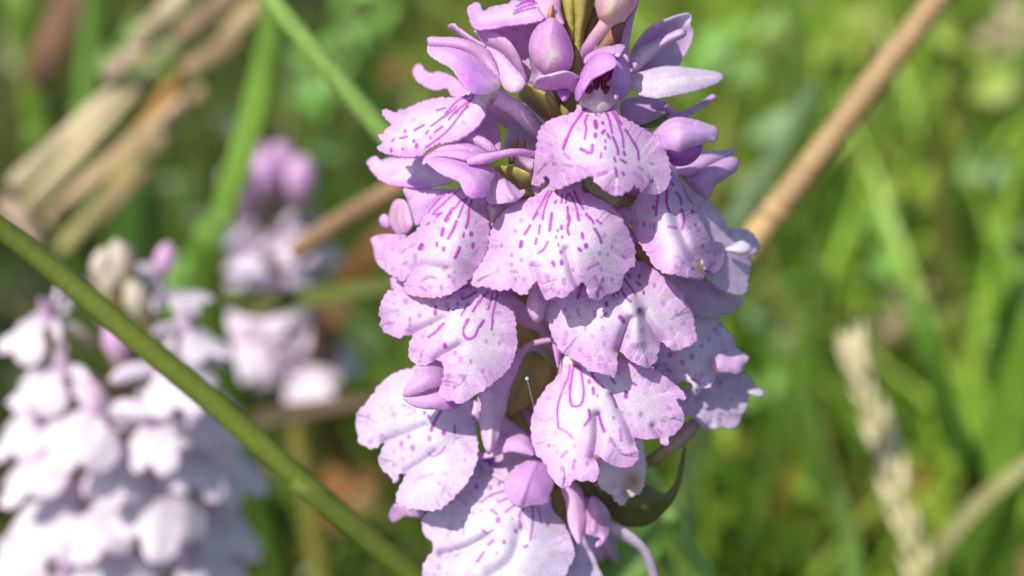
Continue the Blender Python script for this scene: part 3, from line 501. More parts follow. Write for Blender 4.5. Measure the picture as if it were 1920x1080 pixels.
P('lip', f11b, '1268,752 1282,736 1310,730 1345,700 1385,700 1401,703 1412,718 1416,727 1404,736 1402,751 1399,766 1391,780 1386,794 1372,805 1356,801 1330,806 1318,801 1303,786 1285,775', [(1290, 745, -9.2), (1410, 725, -12), (1330, 800, -8.6), (1390, 790, -10.6)], GREY, GREY*.95, ruf=.5, rfreq=8, rw=28, step=3.5, frill=1.2, seed=133, blotch=12, strokes=marks('H', '44:1545,575; 26:1650,740; 24:1550,880', .6))
P('petal', f11b, '1400,733 1410,727 1424,728 1435,737 1430,744 1416,742', [(1402, 734, -10), (1434, 738, -11), (1416, 742, -10)], WHITE, dome=.4, step=4, seed=134)
tube('flower', ORCH, [osp(1060, 930, -12), osp(1160, 890, -10.5), osp(1213, 868, -9.6), osp(1238, 852, -9.4), osp(1272, 826, -9.6), osp(1305, 792, -9.8)], [.0005, .0005, .0004, .0005, .0006, .0005], [OLIVE, OLIVE, OLIVE, np.array([0.38, 0.25, 0.20]), np.array([0.40, 0.28, 0.28])], n=6)

# --- lower left flower
f9 = flower((880, 765), 900, -6.6)
P('lip', f9, '795,684 772,690 750,696 735,703 714,720 700,738 685,758 672,771 668,790 671,812 673,828 686,838 700,842 712,835 723,830 717,842 711,856 712,871 722,885 732,892 738,905 745,902 748,892 762,887 758,898 748,919 743,937 756,950 775,955 796,957 816,958 835,949 855,930 876,906 888,884 895,863 897,840 894,817 889,790 883,766 870,745 830,725 805,700',
  [(870, 755, -6.6), (830, 800, -5.2), (815, 950, -2.4), (760, 700, -8.2), (680, 780, -8.8), (690, 835, -8), (735, 890, -6.4), (890, 840, -5.2), (760, 940, -4.2), (850, 925, -3.2)],
  np.array([.82, .76, .86]), np.array([.74, .56, .80]), ruf=.42, rfreq=9, rw=42, seed=141, blotch=24, **LIPK,
  strokes=marks('G', '26:830,860 780,950 750,1040; 26:725,900; 22:685,865; 20:960,990 960,1060; 36:860,1045') + marks('G', '44:400,880; 24:540,890 600,860; 24:600,840 480,800', .35) + marks('I', '36:730,100; 36:860,50; 30:540,90; 36:470,155; 44:575,190; 20:720,240 760,280 830,250 870,190', .65) + marks('I', '18:955,150; 18:955,60; 40:180,135; 24:1060,300; 24:480,300; 24:400,230; 20:610,500 690,460 760,450; 20:870,560 840,640', .35), crease=[([(723, 830), (760, 815), (800, 800)], -.5, 10), ([(762, 887), (790, 870), (815, 850)], -.5, 10)])
P('lip_lobe', f9, '731,960 742,945 762,950 792,955 790,970 771,968 758,968 742,979 733,975', [(735, 965, -9), (790, 960, -7), (745, 978, -9)], WHITE, LILAC, ruf=.2, rfreq=4, rw=10, step=4, seed=142)
P('petal', f9, '757,740 762,724 775,706 790,690 813,677 830,684 838,705 830,722 800,732 770,742', [(758, 738, -3.2), (800, 705, -2.8), (830, 690, -4.2), (825, 725, -3.0)], np.array([0.82, 0.54, 0.84]), PINK, dome=0.75, step=3.2, seed=143)
P('petal', f9, '757,742 790,733 825,718 840,735 850,745 867,757 860,763 843,769 821,767 798,766 778,762 764,754', [(758, 742, -3.0), (820, 730, -3.3), (865, 757, -3.6), (820, 766, -2.8)], np.array([0.82, 0.58, 0.86]), LILAC, dome=.9, step=3.2, seed=144, patches=[((848, 762), (24, 10), PURPLE, .9)])
P('sepal', f9, '898,736 925,720 945,700 957,718 952,746 946,774 938,800 935,821 926,840 917,851 910,840 904,818 900,786', [(900, 745, -6.2), (945, 715, -5.8), (917, 850, -4.8), (940, 790, -5.6), (905, 800, -5.4)], np.array([0.86, 0.71, 0.84]), PINK, ew=8, dome=.9, step=3.5, seed=145, crease=[([(925, 740), (920, 800), (917, 840)], .35, 6)])

# --- bottom flower
f10 = flower((990, 880), 1010, -6.8)
P('lip', f10, '900,862 893,885 876,906 850,940 815,955 798,964 792,980 795,1000 805,1013 813,1018 810,1035 798,1050 793,1070 796,1095 830,1115 900,1128 980,1122 1040,1104 1059,1080 1072,1055 1078,1042 1074,1020 1064,994 1049,971 1035,954 1030,930 1005,905 970,895 940,885',
  [(980, 890, -6.8), (950, 950, -4.6), (930, 1050, -2.6), (930, 1120, -2.2), (900, 880, -6.8), (800, 980, -6.4), (800, 1070, -5.0), (1040, 965, -5.6), (1070, 1040, -4.6)],
  np.array([.82, .76, .86]), np.array([.74, .56, .80]), ruf=.45, rfreq=9, rw=42, seed=151, blotch=20, **LIPK,
  strokes=marks('K', '22:920,290 800,330 710,390; 22:1020,420 940,480; 18:970,350 870,390; 24:810,465 860,500; 38:870,550; 24:1110,440 1070,510 1070,590; 36:1075,600; 21:1190,430 1190,590 1170,740; 16:1240,440 1270,590; 30:1330,590; 30:1030,650; 22:730,650 770,675 820,655; 27:830,750 785,790; 28:925,755; 32:1120,810 1140,800; 25:740,860 680,940; 36:670,240; 32:800,250; 28:880,210', .72) + marks('K', '26:860,860; 40:430,640; 30:290,610; 26:545,560 550,680; 24:640,490; 30:430,840; 40:320,990; 20:1000,540', .35), crease=[([(830, 1040), (870, 1030), (910, 1010)], -.8, 10), ([(920, 1080), (960, 1050), (975, 1000)], -.4, 14)], patches=[((1045, 968), (6, 26), np.array([0.80, 0.60, 0.35]), .5)])
P('petal', f10, '1010,862 1026,874 1031,890 1038,906 1031,928 1024,944 1000,947 980,951 965,946 953,932 947,911 948,897 962,882 979,870 995,862', [(1010, 866, -5.2), (990, 910, -3.2), (1034, 910, -4.4), (975, 948, -3.4), (950, 900, -4.0)], np.array([0.80, 0.49, 0.83]), np.array([0.78, 0.45, 0.82]), dome=0.90, step=3.2, seed=152, crease=[([(1005, 868), (985, 910), (975, 945)], .25, 5)])
P('dorsal_sepal', f10, '897,850 918,848 934,825 948,815 972,813 992,821 998,838 1001,853 988,852 960,847 940,851 915,859 897,859', [(900, 855, -6.2), (960, 820, -5.8), (998, 845, -5.2), (960, 848, -4.8)], np.array([0.82, 0.58, 0.82]), LILAC, dome=.8, step=3.5, seed=153)
P('petal', f10, '897,858 940,849 985,850 995,862 965,882 946,902 924,892 898,888', [(900, 870, -7), (985, 856, -6.4), (930, 890, -6.4)], np.array([0.71, 0.56, 0.69]), dome=-.4, step=3.5, seed=154, patches=[((918, 868), (19, 14), PURPLE*.9, 1.0)])

# --- bottom right flower, side on
f16 = flower((1100, 945), 1050, -8)
P('sepal', f16, '1054,914 1075,903 1091,922 1096,946 1098,972 1093,996 1088,1021 1078,1010 1067,985 1062,946 1057,930', [(1060, 918, -6.6), (1090, 930, -7), (1088, 1018, -5.4)], np.array([0.82, 0.58, 0.80]), PINK, ew=8, dome=.7, step=3.5, seed=161)
P('petal', f16, '1104,950 1108,934 1115,932 1130,945 1143,965 1142,980 1142,994 1134,1015 1119,1026 1118,1018 1127,1010 1106,1003 1093,997 1094,970', [(1100, 960, -6.6), (1120, 960, -5.2), (1140, 985, -6.6), (1120, 1022, -5.2)], np.array([0.78, 0.48, 0.76]), LILAC, ew=8, dome=.8, step=3.2, seed=162, patches=[((1124, 1018), (12, 10), PURPLE*1.3, .8)], crease=[([(1113, 940), (1114, 970), (1112, 995)], .35, 5)])
P('lip', f16, '1095,1000 1115,1003 1114,1034 1121,1060 1130,1100 1050,1110 1062,1075 1078,1045 1076,1020 1088,1015', [(1100, 1005, -7.6), (1070, 1080, -6), (1125, 1080, -7)], GREY*1.1, GREY, ruf=.3, rfreq=5, rw=16, step=4, seed=163, blotch=6)
P('sepal', f16, '1140,978 1158,983 1178,994 1195,1007 1210,1023 1225,1047 1236,1090 1222,1092 1212,1057 1199,1034 1179,1020 1158,1008 1142,1000', [(1142, 990, -8), (1190, 1010, -8), (1230, 1085, -10)], WHITE, GREY, ew=8, dome=.4, step=3.5, seed=164)

# --- withered lip and its bract
f18 = flower((1160, 850), 980, -9)
P('lip', f18, '1128,862 1125,882 1120,904 1130,918 1147,928 1151,936 1162,946 1171,946 1179,934 1190,930 1203,921 1209,904 1211,888 1212,870 1208,850 1205,825 1195,820 1185,840 1170,850 1150,850', [(1165, 850, -7.4), (1125, 905, -7), (1165, 940, -5.8), (1208, 890, -7)], WHITE*.96, np.array([0.84, 0.76, 0.84]), ruf=.3, rfreq=6, rw=18, step=3.5, frill=1.5, seed=171, patches=[((1187, 903), (19, 22), TANC*1.05, 1.0), ((1172, 925), (8, 16), TANC*.9, .8)])
bract('1112,900 1120,925 1133,948 1152,972 1180,987 1215,982 1246,958 1268,926 1281,880 1285,838 1279,850 1266,903 1246,925 1222,915 1205,905 1180,915 1150,915', [(1120, 910, -8.4), (1200, 950, -7.8), (1280, 860, -11), (1200, 985, -9)], np.array([0.10, 0.11, 0.02]), np.array([0.16, 0.13, 0.04]), ew=8, dome=.5, seed=172)

# --- bracts between the flowers
bract('1050,-20 1076,-20 1078,40 1077,90 1069,80 1057,50', [(1064, -20, -7.6), (1064, 60, -7.6), (1050, 20, -8)], YELLOW, OLIVE, dome=.8, seed=181)
bract('1077,-20 1114,-20 1107,28 1096,58 1091,100 1091,150 1073,160 1075,100 1078,40', [(1090, -20, -7.2), (1085, 80, -7.2), (1110, 0, -7.6)], np.array([0.42, 0.30, 0.12]), OLIVE, dome=.9, seed=182)
bract('1105,30 1114,13 1121,35 1111,60 1096,88 1090,82 1097,56', [(1105, 30, -8), (1115, 30, -8), (1094, 85, -8)], BROWN, dome=.3, seed=183)
bract('1120,94 1138,66 1152,48 1171,42 1169,60 1162,84 1146,90 1130,96', [(1125, 92, -8), (1165, 45, -7.6), (1165, 85, -8)], BROWN, np.array([0.34, 0.16, 0.11]), dome=.3, seed=184)
bract('974,180 990,157 1010,167 1036,184 1048,205 1056,232 1032,232 1010,215 990,197', [(980, 175, -9), (1010, 190, -7.6), (1050, 228, -7.6)], np.array([0.36, 0.29, 0.06]), OLIVE, dome=.9, seed=185)
bract('1062,170 1086,160 1085,195 1078,215 1058,222 1052,200', [(1070, 170, -8.8), (1060, 220, -8.4), (1085, 190, -8.8)], np.array([0.38, 0.29, 0.09]), OLIVE, dome=.6, seed=186)
bract('928,314 950,311 976,316 996,330 994,352 1002,364 985,374 976,360 962,346 945,334', [(935, 320, -6.2), (975, 340, -5.4), (995, 365, -6)], np.array([0.30, 0.23, 0.07]), OLIVE, dome=.7, seed=187)
P('sepal', f12, '962,222 985,235 1005,252 1010,288 985,286 960,284 944,284 950,255', [(965, 228, -9.4), (1005, 260, -8.8), (950, 282, -9)], np.array([0.65, 0.54, 0.71]), dome=.3, step=5, seed=188)
for k, (x0, y0, x1, y1) in enumerate(((962, 280, 970, 257), (977, 282, 984, 260), (1128, 375, 1132, 352), (957, 305, 960, 286))):
    bract([(x0-3, y0), (x0+5, y0), (x1+1.5, y1+3), (x1, y1), (x1-2, y1+4)], [(x0, y0, -7.6), (x1, y1, -7.4), (x1+20, y1, -7.6)], np.array([0.42, 0.17, 0.08]), dome=.15, step=3, seed=190+k)
bract('1088,338 1110,330 1140,352 1180,362 1195,365 1186,385 1165,384 1148,390 1125,375 1100,362', [(1095, 340, -8), (1150, 365, -7.2), (1185, 375, -7.6)], np.array([0.34, 0.28, 0.06]), OLIVE, dome=.6, seed=195)
bract('1182,440 1200,455 1220,482 1228,500 1205,492 1188,480', [(1190, 450, -7.6), (1220, 495, -7), (1195, 480, -7.4)], np.array([0.28, 0.22, 0.06]), OLIVE, dome=.4, seed=196)
bract('955,545 990,548 1000,600 1010,640 985,650 968,645 965,590', [(970, 550, -9), (1000, 640, -8.6), (965, 620, -9)], np.array([0.30, 0.26, 0.07]), OLIVE, dome=.6, seed=197)
bract('960,690 1000,660 1030,690 1020,730 985,765 955,775 950,735', [(970, 690, -9), (1025, 690, -8.6), (960, 770, -8.2)], np.array([0.22, 0.20, 0.05]), OLIVE, dome=.6, seed=198)
bract('925,845 945,770 975,770 990,815 960,818', [(940, 780, -10), (980, 790, -10), (945, 840, -10)], np.array([0.18, 0.20, 0.04]), OLIVE, dome=.6, seed=199)
bract('1030,930 1050,915 1064,950 1066,1000 1045,965', [(1035, 930, -8.5), (1060, 940, -8.5), (1062, 1000, -8)], np.array([0.20, 0.24, 0.06]), OLIVE, dome=.5, seed=200)
bract('1070,905 1120,905 1130,945 1105,940 1095,950', [(1075, 905, -9), (1125, 910, -9), (1110, 945, -9)], np.array([0.10, 0.12, 0.02]), dome=.4, seed=201)
bract('1215,215 1250,208 1263,214 1250,228 1225,240 1200,236', [(1210, 225, -10.5), (1260, 212, -11.5), (1230, 238, -10)], np.array([0.16, 0.26, 0.06]), dome=.3, seed=202)
bract('1300,510 1330,520 1362,548 1368,560 1340,550 1310,530', [(1305, 515, -10), (1365, 556, -11.5), (1320, 540, -10)], np.array([0.38, 0.36, 0.06]), YELLOW, dome=.3, seed=203)
bract('1210,860 1240,840 1290,790 1310,800 1280,835 1230,868', [(1215, 862, -10.4), (1300, 795, -11), (1250, 860, -10.4)], np.array([0.20, 0.13, 0.09]), dome=.4, seed=204)
# thread of silk with its bright bead
silk = empty('spider_thread', osp(988, 710, -4) + base_xy)
tag(silk, 'fine spider thread with a tiny white bead strung between two lips', 'thread')
so = silk.location
tube('thread', silk, [sp(1003, 770, -4.8)-so, sp(996, 742, -4.4)-so, sp(988, 711, -4)-so], .00003, np.array([0.60, 0.62, 0.50]), mat=M_PETAL, nseg=6)
bm_v = [sp(988, 710, -4)-so + Vector((math.cos(a)*math.cos(b), math.sin(a)*math.cos(b), math.sin(b)))*.00013 for b in np.linspace(-1.57, 1.57, 7) for a in np.linspace(0, 6.283, 9)[:-1]]
bm_f = [(j*8+i, j*8+(i+1) % 8, (j+1)*8+(i+1) % 8, (j+1)*8+i) for j in range(6) for i in range(8)]
newobj('bead', mesh_from(bm_v, bm_f, np.ones((len(bm_v), 3))*.9), silk, M_PETAL)

# ------------------------------------------------------------------ generic orchid flower for the two spikes behind
def gen_piece(pts, f3d, mid, edge, step=9, ew=26, strokes=None, thick=.2, closed_dome=0, name='petal', seed=0):
    V, faces, d, s, B = fill(pts, step, 0, seed)
    e = np.exp(-(d/ew)**1.3)[:, None]; c = mid*(1-e)+edge*e
    if strokes:
        m = stroke_mask(V, strokes, 4)[:, None]; c = c*(1-m)+MARK*m
    dm = d.max(); pos = [Vector(f3d(x, y, dd/dm)) for (x, y), dd in zip(V, d)]
    return mesh_from(pos, faces, c, name=name)
MM = 0.001
def make_flower_meshes(white, rim, hoodc):
    # local axes: +Y out from the spike, +Z up; outline units 1/27 mm
    L = poly('-28,0 -45,20 -95,45 -125,85 -135,130 -118,165 -95,172 -72,160 -58,150 -50,185 -30,215 -8,222 5,214 22,220 45,200 55,152 70,160 98,170 120,160 133,125 122,82 92,44 45,20 28,0')
    st = [(7, [(-22, 25), (-35, 70), (-60, 110)], .35), (7, [(20, 25), (34, 70), (58, 110)], .35), (6, [(-8, 30), (-10, 90)], .3), (6, [(10, 30), (8, 95)], .3)]
    lip = gen_piece(L, lambda x, y, d: (x/27*MM, (1.2 + y/27*.55 - (x/27)**2*.10 + .25*math.sin(x/14)*(1-d))*MM, (-y/27*.92)*MM), white, rim, strokes=st, name='lip')
    H = poly('-55,10 -50,-40 -30,-85 0,-105 30,-85 50,-40 55,10 25,22 -25,22')
    hood = gen_piece(H, lambda x, y, d: (x/27*MM*.9, (2.2 - (x/27)**2*.55 + (-y/27)*.25)*MM, (-y/27*.75+.3)*MM), hoodc, hoodc*.95, name='hood')
    S = poly('0,0 40,-40 95,-65 150,-60 175,-45 150,-20 95,0 40,12')
    sep = gen_piece(S, lambda x, y, d: (x/27*MM, (.6 + d*.4 - (x/27)*.12)*MM, (-y/27+.2)*MM), white*.97, rim, name='sepal')
    sep2 = gen_piece([(-x, y) for x, y in S][::-1], lambda x, y, d: (x/27*MM, (.6 + d*.4 + (x/27)*.12)*MM, (-y/27+.2)*MM), white*.97, rim, name='sepal')
    ov = tube_mesh(grow([(0, -.0075, -.0035), (0, -.004, -.001), (0, .0008, .0)], 6), np.linspace(.0007, .0009, 13), [OLIVE*1.2*(1-u)+white*.8*u for u in np.linspace(0, 1, 13)], 8)
    for m in (lip, hood, sep, sep2): m.materials.append(M_PETAL)
    ov.materials.append(M_STEM)
    return ov, lip, hood, sep, sep2
def bud_mesh(c0, c1):
    path = [(0, y, z) for y, z in ((-.004, -.002), (0, -.0005), (.001, .0006), (.0022, .0016), (.0034, .0027), (.0044, .0036), (.005, .0042))]
    m = tube_mesh(path, [.0005, .0006, .0013, .0019, .0018, .0011, .0003], [c0, c0, c0*.6+c1*.4, c1, c1, c1, c0], 10); m.materials.append(M_PETAL); return m
def put(par, name, me, M, parent_part=None):
    o = bpy.data.objects.new(name, me); COL.objects.link(o); o.parent = parent_part or par
    if parent_part is None: o.matrix_local = M
    return o
def orient(out, roll=0.0):
    y = Vector(out).normalized(); z = Vector((0, 0, 1)); z = (z - y*z.dot(y)).normalized(); x = y.cross(z)
    return Matrix((x, y, z)).transposed().to_4x4() @ Matrix.Rotation(roll, 4, 'Y')
def spike(label, top_px, bot_px, dep, R, n, meshes, bud, nbud, hmax, seed, scale=1.0, stemcol=OLIVE, bsc=.62):
    r = random.Random(seed)
    tp = at(*top_px, dep[0]); bt = at(*bot_px, dep[1])
    root = Vector((bt.x + r.uniform(-.01, .01), bt.y+.01, 0))
    E = empty('orchid', root); tag(E, label, 'orchid')
    ax = [root - root, Vector((0, 0, bt.z*.5)), bt-root, tp-root]
    tube('stem', E, ax, [.0026, .0024, .002, .0009], [OLIVE*np.array([.8, 1.2, .6]), stemcol, stemcol], n=10)
    for i in range(n):
        u = i/(n-1); a = i*2.39996 + seed
        p = (bt-root).lerp(tp-root, u*hmax)
        rad = R*(1-.35*u)
        out = Vector((math.cos(a), math.sin(a), .12 + .25*u))
        M = Matrix.Translation(p + Vector((out.x, out.y, 0))*rad*.62 + Vector((0, 0, r.uniform(-.001, .001)))) @ orient(out + Vector((0, 0, r.uniform(-.3, .5))), r.uniform(-.7, .7)) @ Matrix.Scale(scale*(1-.25*u)*r.uniform(.9, 1.1), 4)
        ov, lip, hood, s1, s2 = meshes
        f = put(E, 'flower', ov, M)
        for nm, me in (('lip', lip), ('hood', hood), ('sepal', s1), ('sepal', s2)):
            c = put(E, nm, me, None, f)
            so = c.modifiers.new('thickness', 'SOLIDIFY'); so.thickness = .0002
    for i in range(nbud):
        u = hmax + (1-hmax)*(i+.5)/nbud; a = i*2.39996+seed*2
        p = (bt-root).lerp(tp-root, u)
        out = Vector((math.cos(a), math.sin(a), .5+.9*(i/nbud)))
        put(E, 'bud', bud, Matrix.Translation(p + Vector((out.x, out.y, 0)).normalized()*(R*.33*(1-.6*i/nbud))) @ orient(out) @ Matrix.Scale(scale*bsc*(1.0-.35*i/nbud), 4))
    return E
WM = make_flower_meshes(np.array([.84, .80, .83]), np.array([.88, .76, .86]), np.array([.88, .66, .84]))
PM = make_flower_meshes(np.array([.87, .80, .86]), np.array([.84, .68, .82]), np.array([.84, .64, .82]))
BW = bud_mesh(np.array([.55, .50, .22]), np.array([.80, .70, .58]))
BP = bud_mesh(np.array([.62, .50, .45]), np.array([.86, .56, .84]))
# the white spike: each flower set where it shows
WAX = [(212, 530, .168), (226, 760, .176), (245, 1010, .185), (262, 1230, .193)]
def waxis(py): return at(np.interp(py, [w_[1] for w_ in WAX], [w_[0] for w_ in WAX]), py, np.interp(py, [w_[1] for w_ in WAX], [w_[2] for w_ in WAX]))
wb = waxis(1230); WR = Vector((wb.x+.006, wb.y+.014, 0))
WO = empty('orchid', WR); tag(WO, 'white orchid spike with cream buds behind the slanting green rush stem', 'orchid')
tube('stem', WO, [Vector((0, 0, -.003)), Vector((0, -.004, wb.z*.5))]+[waxis(y)-WR for y in (1230, 1010, 760, 530)], [.0028, .0026, .0024, .002, .0016, .0009], [OLIVE*np.array([.8, 1.2, .6]), OLIVE*1.3, np.array([.42, .38, .10])], n=8)
wf = [(70, 600, -.8, .25, .5, .95), (100, 690, -.6, .1, .7, .95), (40, 760, -.75, 0, .6, 1.05), (62, 830, -.6, -.1, .8, 1.15), (175, 770, -.25, 0, 1, 1.2), (120, 925, -.35, -.05, .9, 1.35), (325, 900, .3, -.05, .9, 1.3),
      (285, 790, .25, .05, .95, .95), (320, 690, .45, .1, .8, 1.05), (372, 620, .8, .3, .4, .85), (385, 740, .85, .1, .4, 1.15), (425, 850, 1, 0, .1, 1.2), (380, 830, .7, -.05, .6, 1.1), (410, 960, .9, 0, .3, 1.2),
      (232, 1010, 0, -.05, 1, 1.25), (50, 1000, -.7, -.05, .6, 1.25), (370, 1050, .5, 0, .8, 1.3), (120, 1080, -.4, 0, .9, 1.3), (320, 560, .6, .5, .1, .75), (255, 520, .3, .7, -.2, .6), (150, 560, -.5, .6, -.2, .7),
      (190, 940, -.1, 0, 1, 1.1), (225, 860, .05, .05, 1, .9), (350, 640, .6, .3, -.5, 1.0), (330, 800, .6, .1, -.7, 1.2), (120, 800, -.6, .1, -.7, 1.2), (380, 1000, .7, .1, -.6, 1.2)]
rw_ = random.Random(4)
for (fx, fy, ox, oy, oz, sc_) in wf:
    fx = 228+(fx-228)*.80; sc_ *= .86
    a0 = waxis(fy); da = (a0-Vector((0, 0, CAMZ))).dot(F_)
    pos = at(fx, fy, da - oz*.0115)
    out = (R_*ox + U_*(oy+.05) - F_*oz).normalized()
    f = put(WO, 'flower', WM[0], Matrix.Translation(pos-WR) @ orient(out + Vector((0, 0, rw_.uniform(-.15, .15))), rw_.uniform(-.35, .35)) @ Matrix.Scale(sc_, 4))
    for nm, me in (('lip', WM[1]), ('hood', WM[2]), ('sepal', WM[3]), ('sepal', WM[4])):
        c_ = put(WO, nm, me, None, f); so_ = c_.modifiers.new('thickness', 'SOLIDIFY'); so_.thickness = .0002
for (fx, fy, bm_, bs_, oz) in ((190, 535, BW, .75, .5), (235, 530, BW, .8, .5), (212, 515, BW, .7, .1), (265, 600, BW, .8, .7), (205, 560, BW, .8, .6), (226, 682, BP, .95, .9), (245, 505, BW, .6, 0), (300, 520, BP, .7, -.2)):
    a0 = waxis(fy); da = (a0-Vector((0, 0, CAMZ))).dot(F_)
    put(WO, 'bud', bm_, Matrix.Translation(at(fx, fy, da-oz*.006)-WR) @ orient(R_*(fx-225)/90+U_*.7-F_*(oz+.1)) @ Matrix.Scale(bs_, 4))
spike('small pale pink orchid spike half hidden beside a brown stalk', (505, 325), (540, 660), (.262, .278), .0125, 24, PM, BP, 6, .80, 5, 1.15, bsc=1.45)

# flowers on the far side of the lilac spike
LM = make_flower_meshes(WHITE, LILAC, HOOD*1.08)
for k, (fy, a_) in enumerate(((150, -.5), (250, .6), (330, 0), (430, -.7), (500, .5), (600, -.1), (690, .7), (760, -.6), (850, .1), (950, .6), (1000, -.5))):
    out = (R_*math.sin(a_) + U_*.1 + F_*math.cos(a_)).normalized()
    pos = osp(axis_px(fy)+math.sin(a_)*70, fy, -17.5)
    f = put(ORCH, 'flower', LM[0], Matrix.Translation(pos) @ orient(out) @ Matrix.Scale(.8, 4))
    for nm, me in (('lip', LM[1]), ('hood', LM[2]), ('sepal', LM[3]), ('sepal', LM[4])):
        c_ = put(ORCH, nm, me, None, f); so_ = c_.modifiers.new('thickness', 'SOLIDIFY'); so_.thickness = .0002

# ------------------------------------------------------------------ single blades, stems and straws
def blade(name, label, cat, pts, wid, col, mat, foot=None, round_=False, group=None, fold=.25, n=8, twist=0.0, tipw=.25, rest=False):
    """pts: (px, py, distance) along the visible length, lowest first; wid in mm; foot: where it meets the ground"""
    P3 = [at(*p) for p in pts]
    d = (P3[0] - P3[1]).normalized()
    if P3[0].z > .004 and not rest:               # run on to the ground from the lowest visible point
        if foot is None:             # straight on
            k = (P3[0].z + .003)/max(-d.z, .22)
            f = P3[0] + d*k; f.z = -.003
            P3 = [f, P3[0].lerp(f, .5)] + P3
        else:                        # bends down to its root
            f = Vector(foot); f.z = -.003
            b1 = P3[0] + d*.010 + Vector((0, 0, -.004)); b2 = Vector((b1.x*.55+f.x*.45, b1.y*.6+f.y*.4, b1.z*.55))
            P3 = [f, b2, b1] + P3
    root = P3[0].copy(); root.z = 0
    path = grow([p - root for p in P3], n); m = len(path)
    u = np.linspace(0, 1, m); r = np.random.default_rng(abs(hash(label)) % 1000 if False else len(label)*7+len(pts))
    cols = np.array([np.array(col)*(0.82+.3*math.sin(9*x+len(label))*0.5+.18*x) for x in u])
    if round_:
        me = tube_mesh(path, np.interp(u, [0, .6, 1], [wid*.55, wid*.5, wid*.5*tipw])*MM, cols, 12, name=name)
    else:
        V = []; F = []; C = []
        for i in range(m):
            t_ = (path[min(i+1, m-1)]-path[max(i-1, 0)]).normalized()
            vd = (path[i]+root-Vector((0, 0, CAMZ))).normalized()
            sd = t_.cross(vd).normalized(); nn = sd.cross(t_).normalized()
            an = twist*(u[i]-.5)+.5; sd, nn = sd*math.cos(an)+nn*math.sin(an), nn*math.cos(an)-sd*math.sin(an)
            hw = wid*.5*MM*np.interp(u[i], [0, .15, .7, .93, 1], [.6, 1, 1, .7, tipw])
            for q, h in ((-1, 0), (0, -fold), (1, 0)):
                V.append(path[i]+sd*hw*q+nn*hw*h*-1); C.append(cols[i]*(1.0 if q else .9))
        for i in range(m-1):
            for k in (0, 1): a = i*3+k; F.append((a, a+1, a+4, a+3))
        me = mesh_from(V, F, np.array(C), name=name)
    o = newobj(name, me, None, mat); o.location = root
    if not round_:
        so = o.modifiers.new('thickness', 'SOLIDIFY'); so.thickness = .00025
    tag(o, label, cat, group); return o
GR = np.array([.13, .24, .035]); STRAW = np.array([.46, .31, .15]); PALE = np.array([.60, .46, .26])
# the rush stem crossing in front of the white spike
blade('rush_stem', 'smooth green rush stem slanting in front of the white orchid spike', 'rush stem', [(815, 1112, .124), (620, 950, .122), (420, 772, .120), (225, 610, .118), (70, 480, .117), (-120, 335, .115), (-420, 95, .112)], 2.0, np.array([.10, .135, .016]), M_RUSH, round_=True, tipw=.9)
blade('rush_stem', 'pale green rush stem passing behind the top of the lilac spike', 'rush stem', [(1350, 1130, .155), (1255, 960, .150), (980, 560, .142), (715, 245, .137), (500, -10, .134), (420, -110, .133)], 2.2, np.array([.20, .33, .07]), M_RUSH, round_=True, tipw=.8)
blade('dry_stalk', 'thick straight tan stalk leaning beside the right of the lilac spike', 'stalk', [(1330, 560, .172), (1450, 400, .168), (1600, 205, .165), (1750, 8, .162), (1850, -125, .160), (2000, -330, .157)], 3.1, np.array([.46, .30, .14]), M_STRAW, round_=True, tipw=.9)
blade('dry_stalk', 'short brown stalk poking from the small pink orchid to the lilac spike', 'stalk', [(560, 470, .200), (650, 408, .19), (745, 352, .182), (850, 280, .175)], 2.8, np.array([.34, .21, .11]), M_STRAW, round_=True, rest=True, tipw=.9)
blade('dry_leaf', 'dull orange dead leaf behind the left of the lilac spike', 'leaf', [(640, 560, .25), (690, 480, .24), (760, 400, .235)], 6, np.array([.14, .07, .02]), M_STRAW, foot=(-.06, .42, 0))
# straw lying across the upper left
straws = [
 ('pale straw blade on the upper edge of the tan bundle', (40, 329), (195, 187), 4.6, (.55, .44, .28)),
 ('longest pale straw blade of the tan bundle', (62, 372), (262, 155), 4.2, (.58, .46, .26)),
 ('tan straw blade below the longest pale one', (85, 422), (311, 213), 4.2, (.48, .34, .19)),
 ('orange brown straw blade in the tan bundle', (222, 311), (329, 151), 4.8, (.48, .25, .07)),
 ('olive tan straw blade at the lower edge of the tan bundle', (125, 452), (249, 302), 4.6, (.34, .30, .12)),
 ('short brown straw blade below the olive tan one', (200, 400), (270, 325), 3.6, (.30, .20, .11)),
 ('tan brown straw blade beside the orange brown one', (284, 275), (369, 178), 4.2, (.42, .29, .17)),
 ('short pinkish tan straw beyond the upper end of the bundle', (205, 135), (270, 76), 5.2, (.50, .36, .27)),
 ('pale tan straw reaching away above the bundle', (262, 70), (348, -15), 5.2, (.46, .38, .24)),
 ('olive straw lying over the grass above the orange brown one', (276, 120), (332, 82), 4.2, (.30, .30, .14)),
 ('dark brown straw above a tan brown one', (342, 58), (440, -15), 5.5, (.27, .18, .11)),
 ('broad tan brown straw between bundle and pale green rush', (335, 136), (432, 76), 5.5, (.36, .25, .14)),
 ('tan straw ending beside the pale green rush stem', (425, 64), (505, -15), 5.0, (.48, .34, .19)),
 ('curled tan dead leaf at the lower end of the tan bundle', (8, 380), (60, 448), 5.0, (.48, .34, .24)),
 ('dark red brown dead blade among the green blades', (75, 140), (150, -30), 10, (.20, .11, .06)),
]
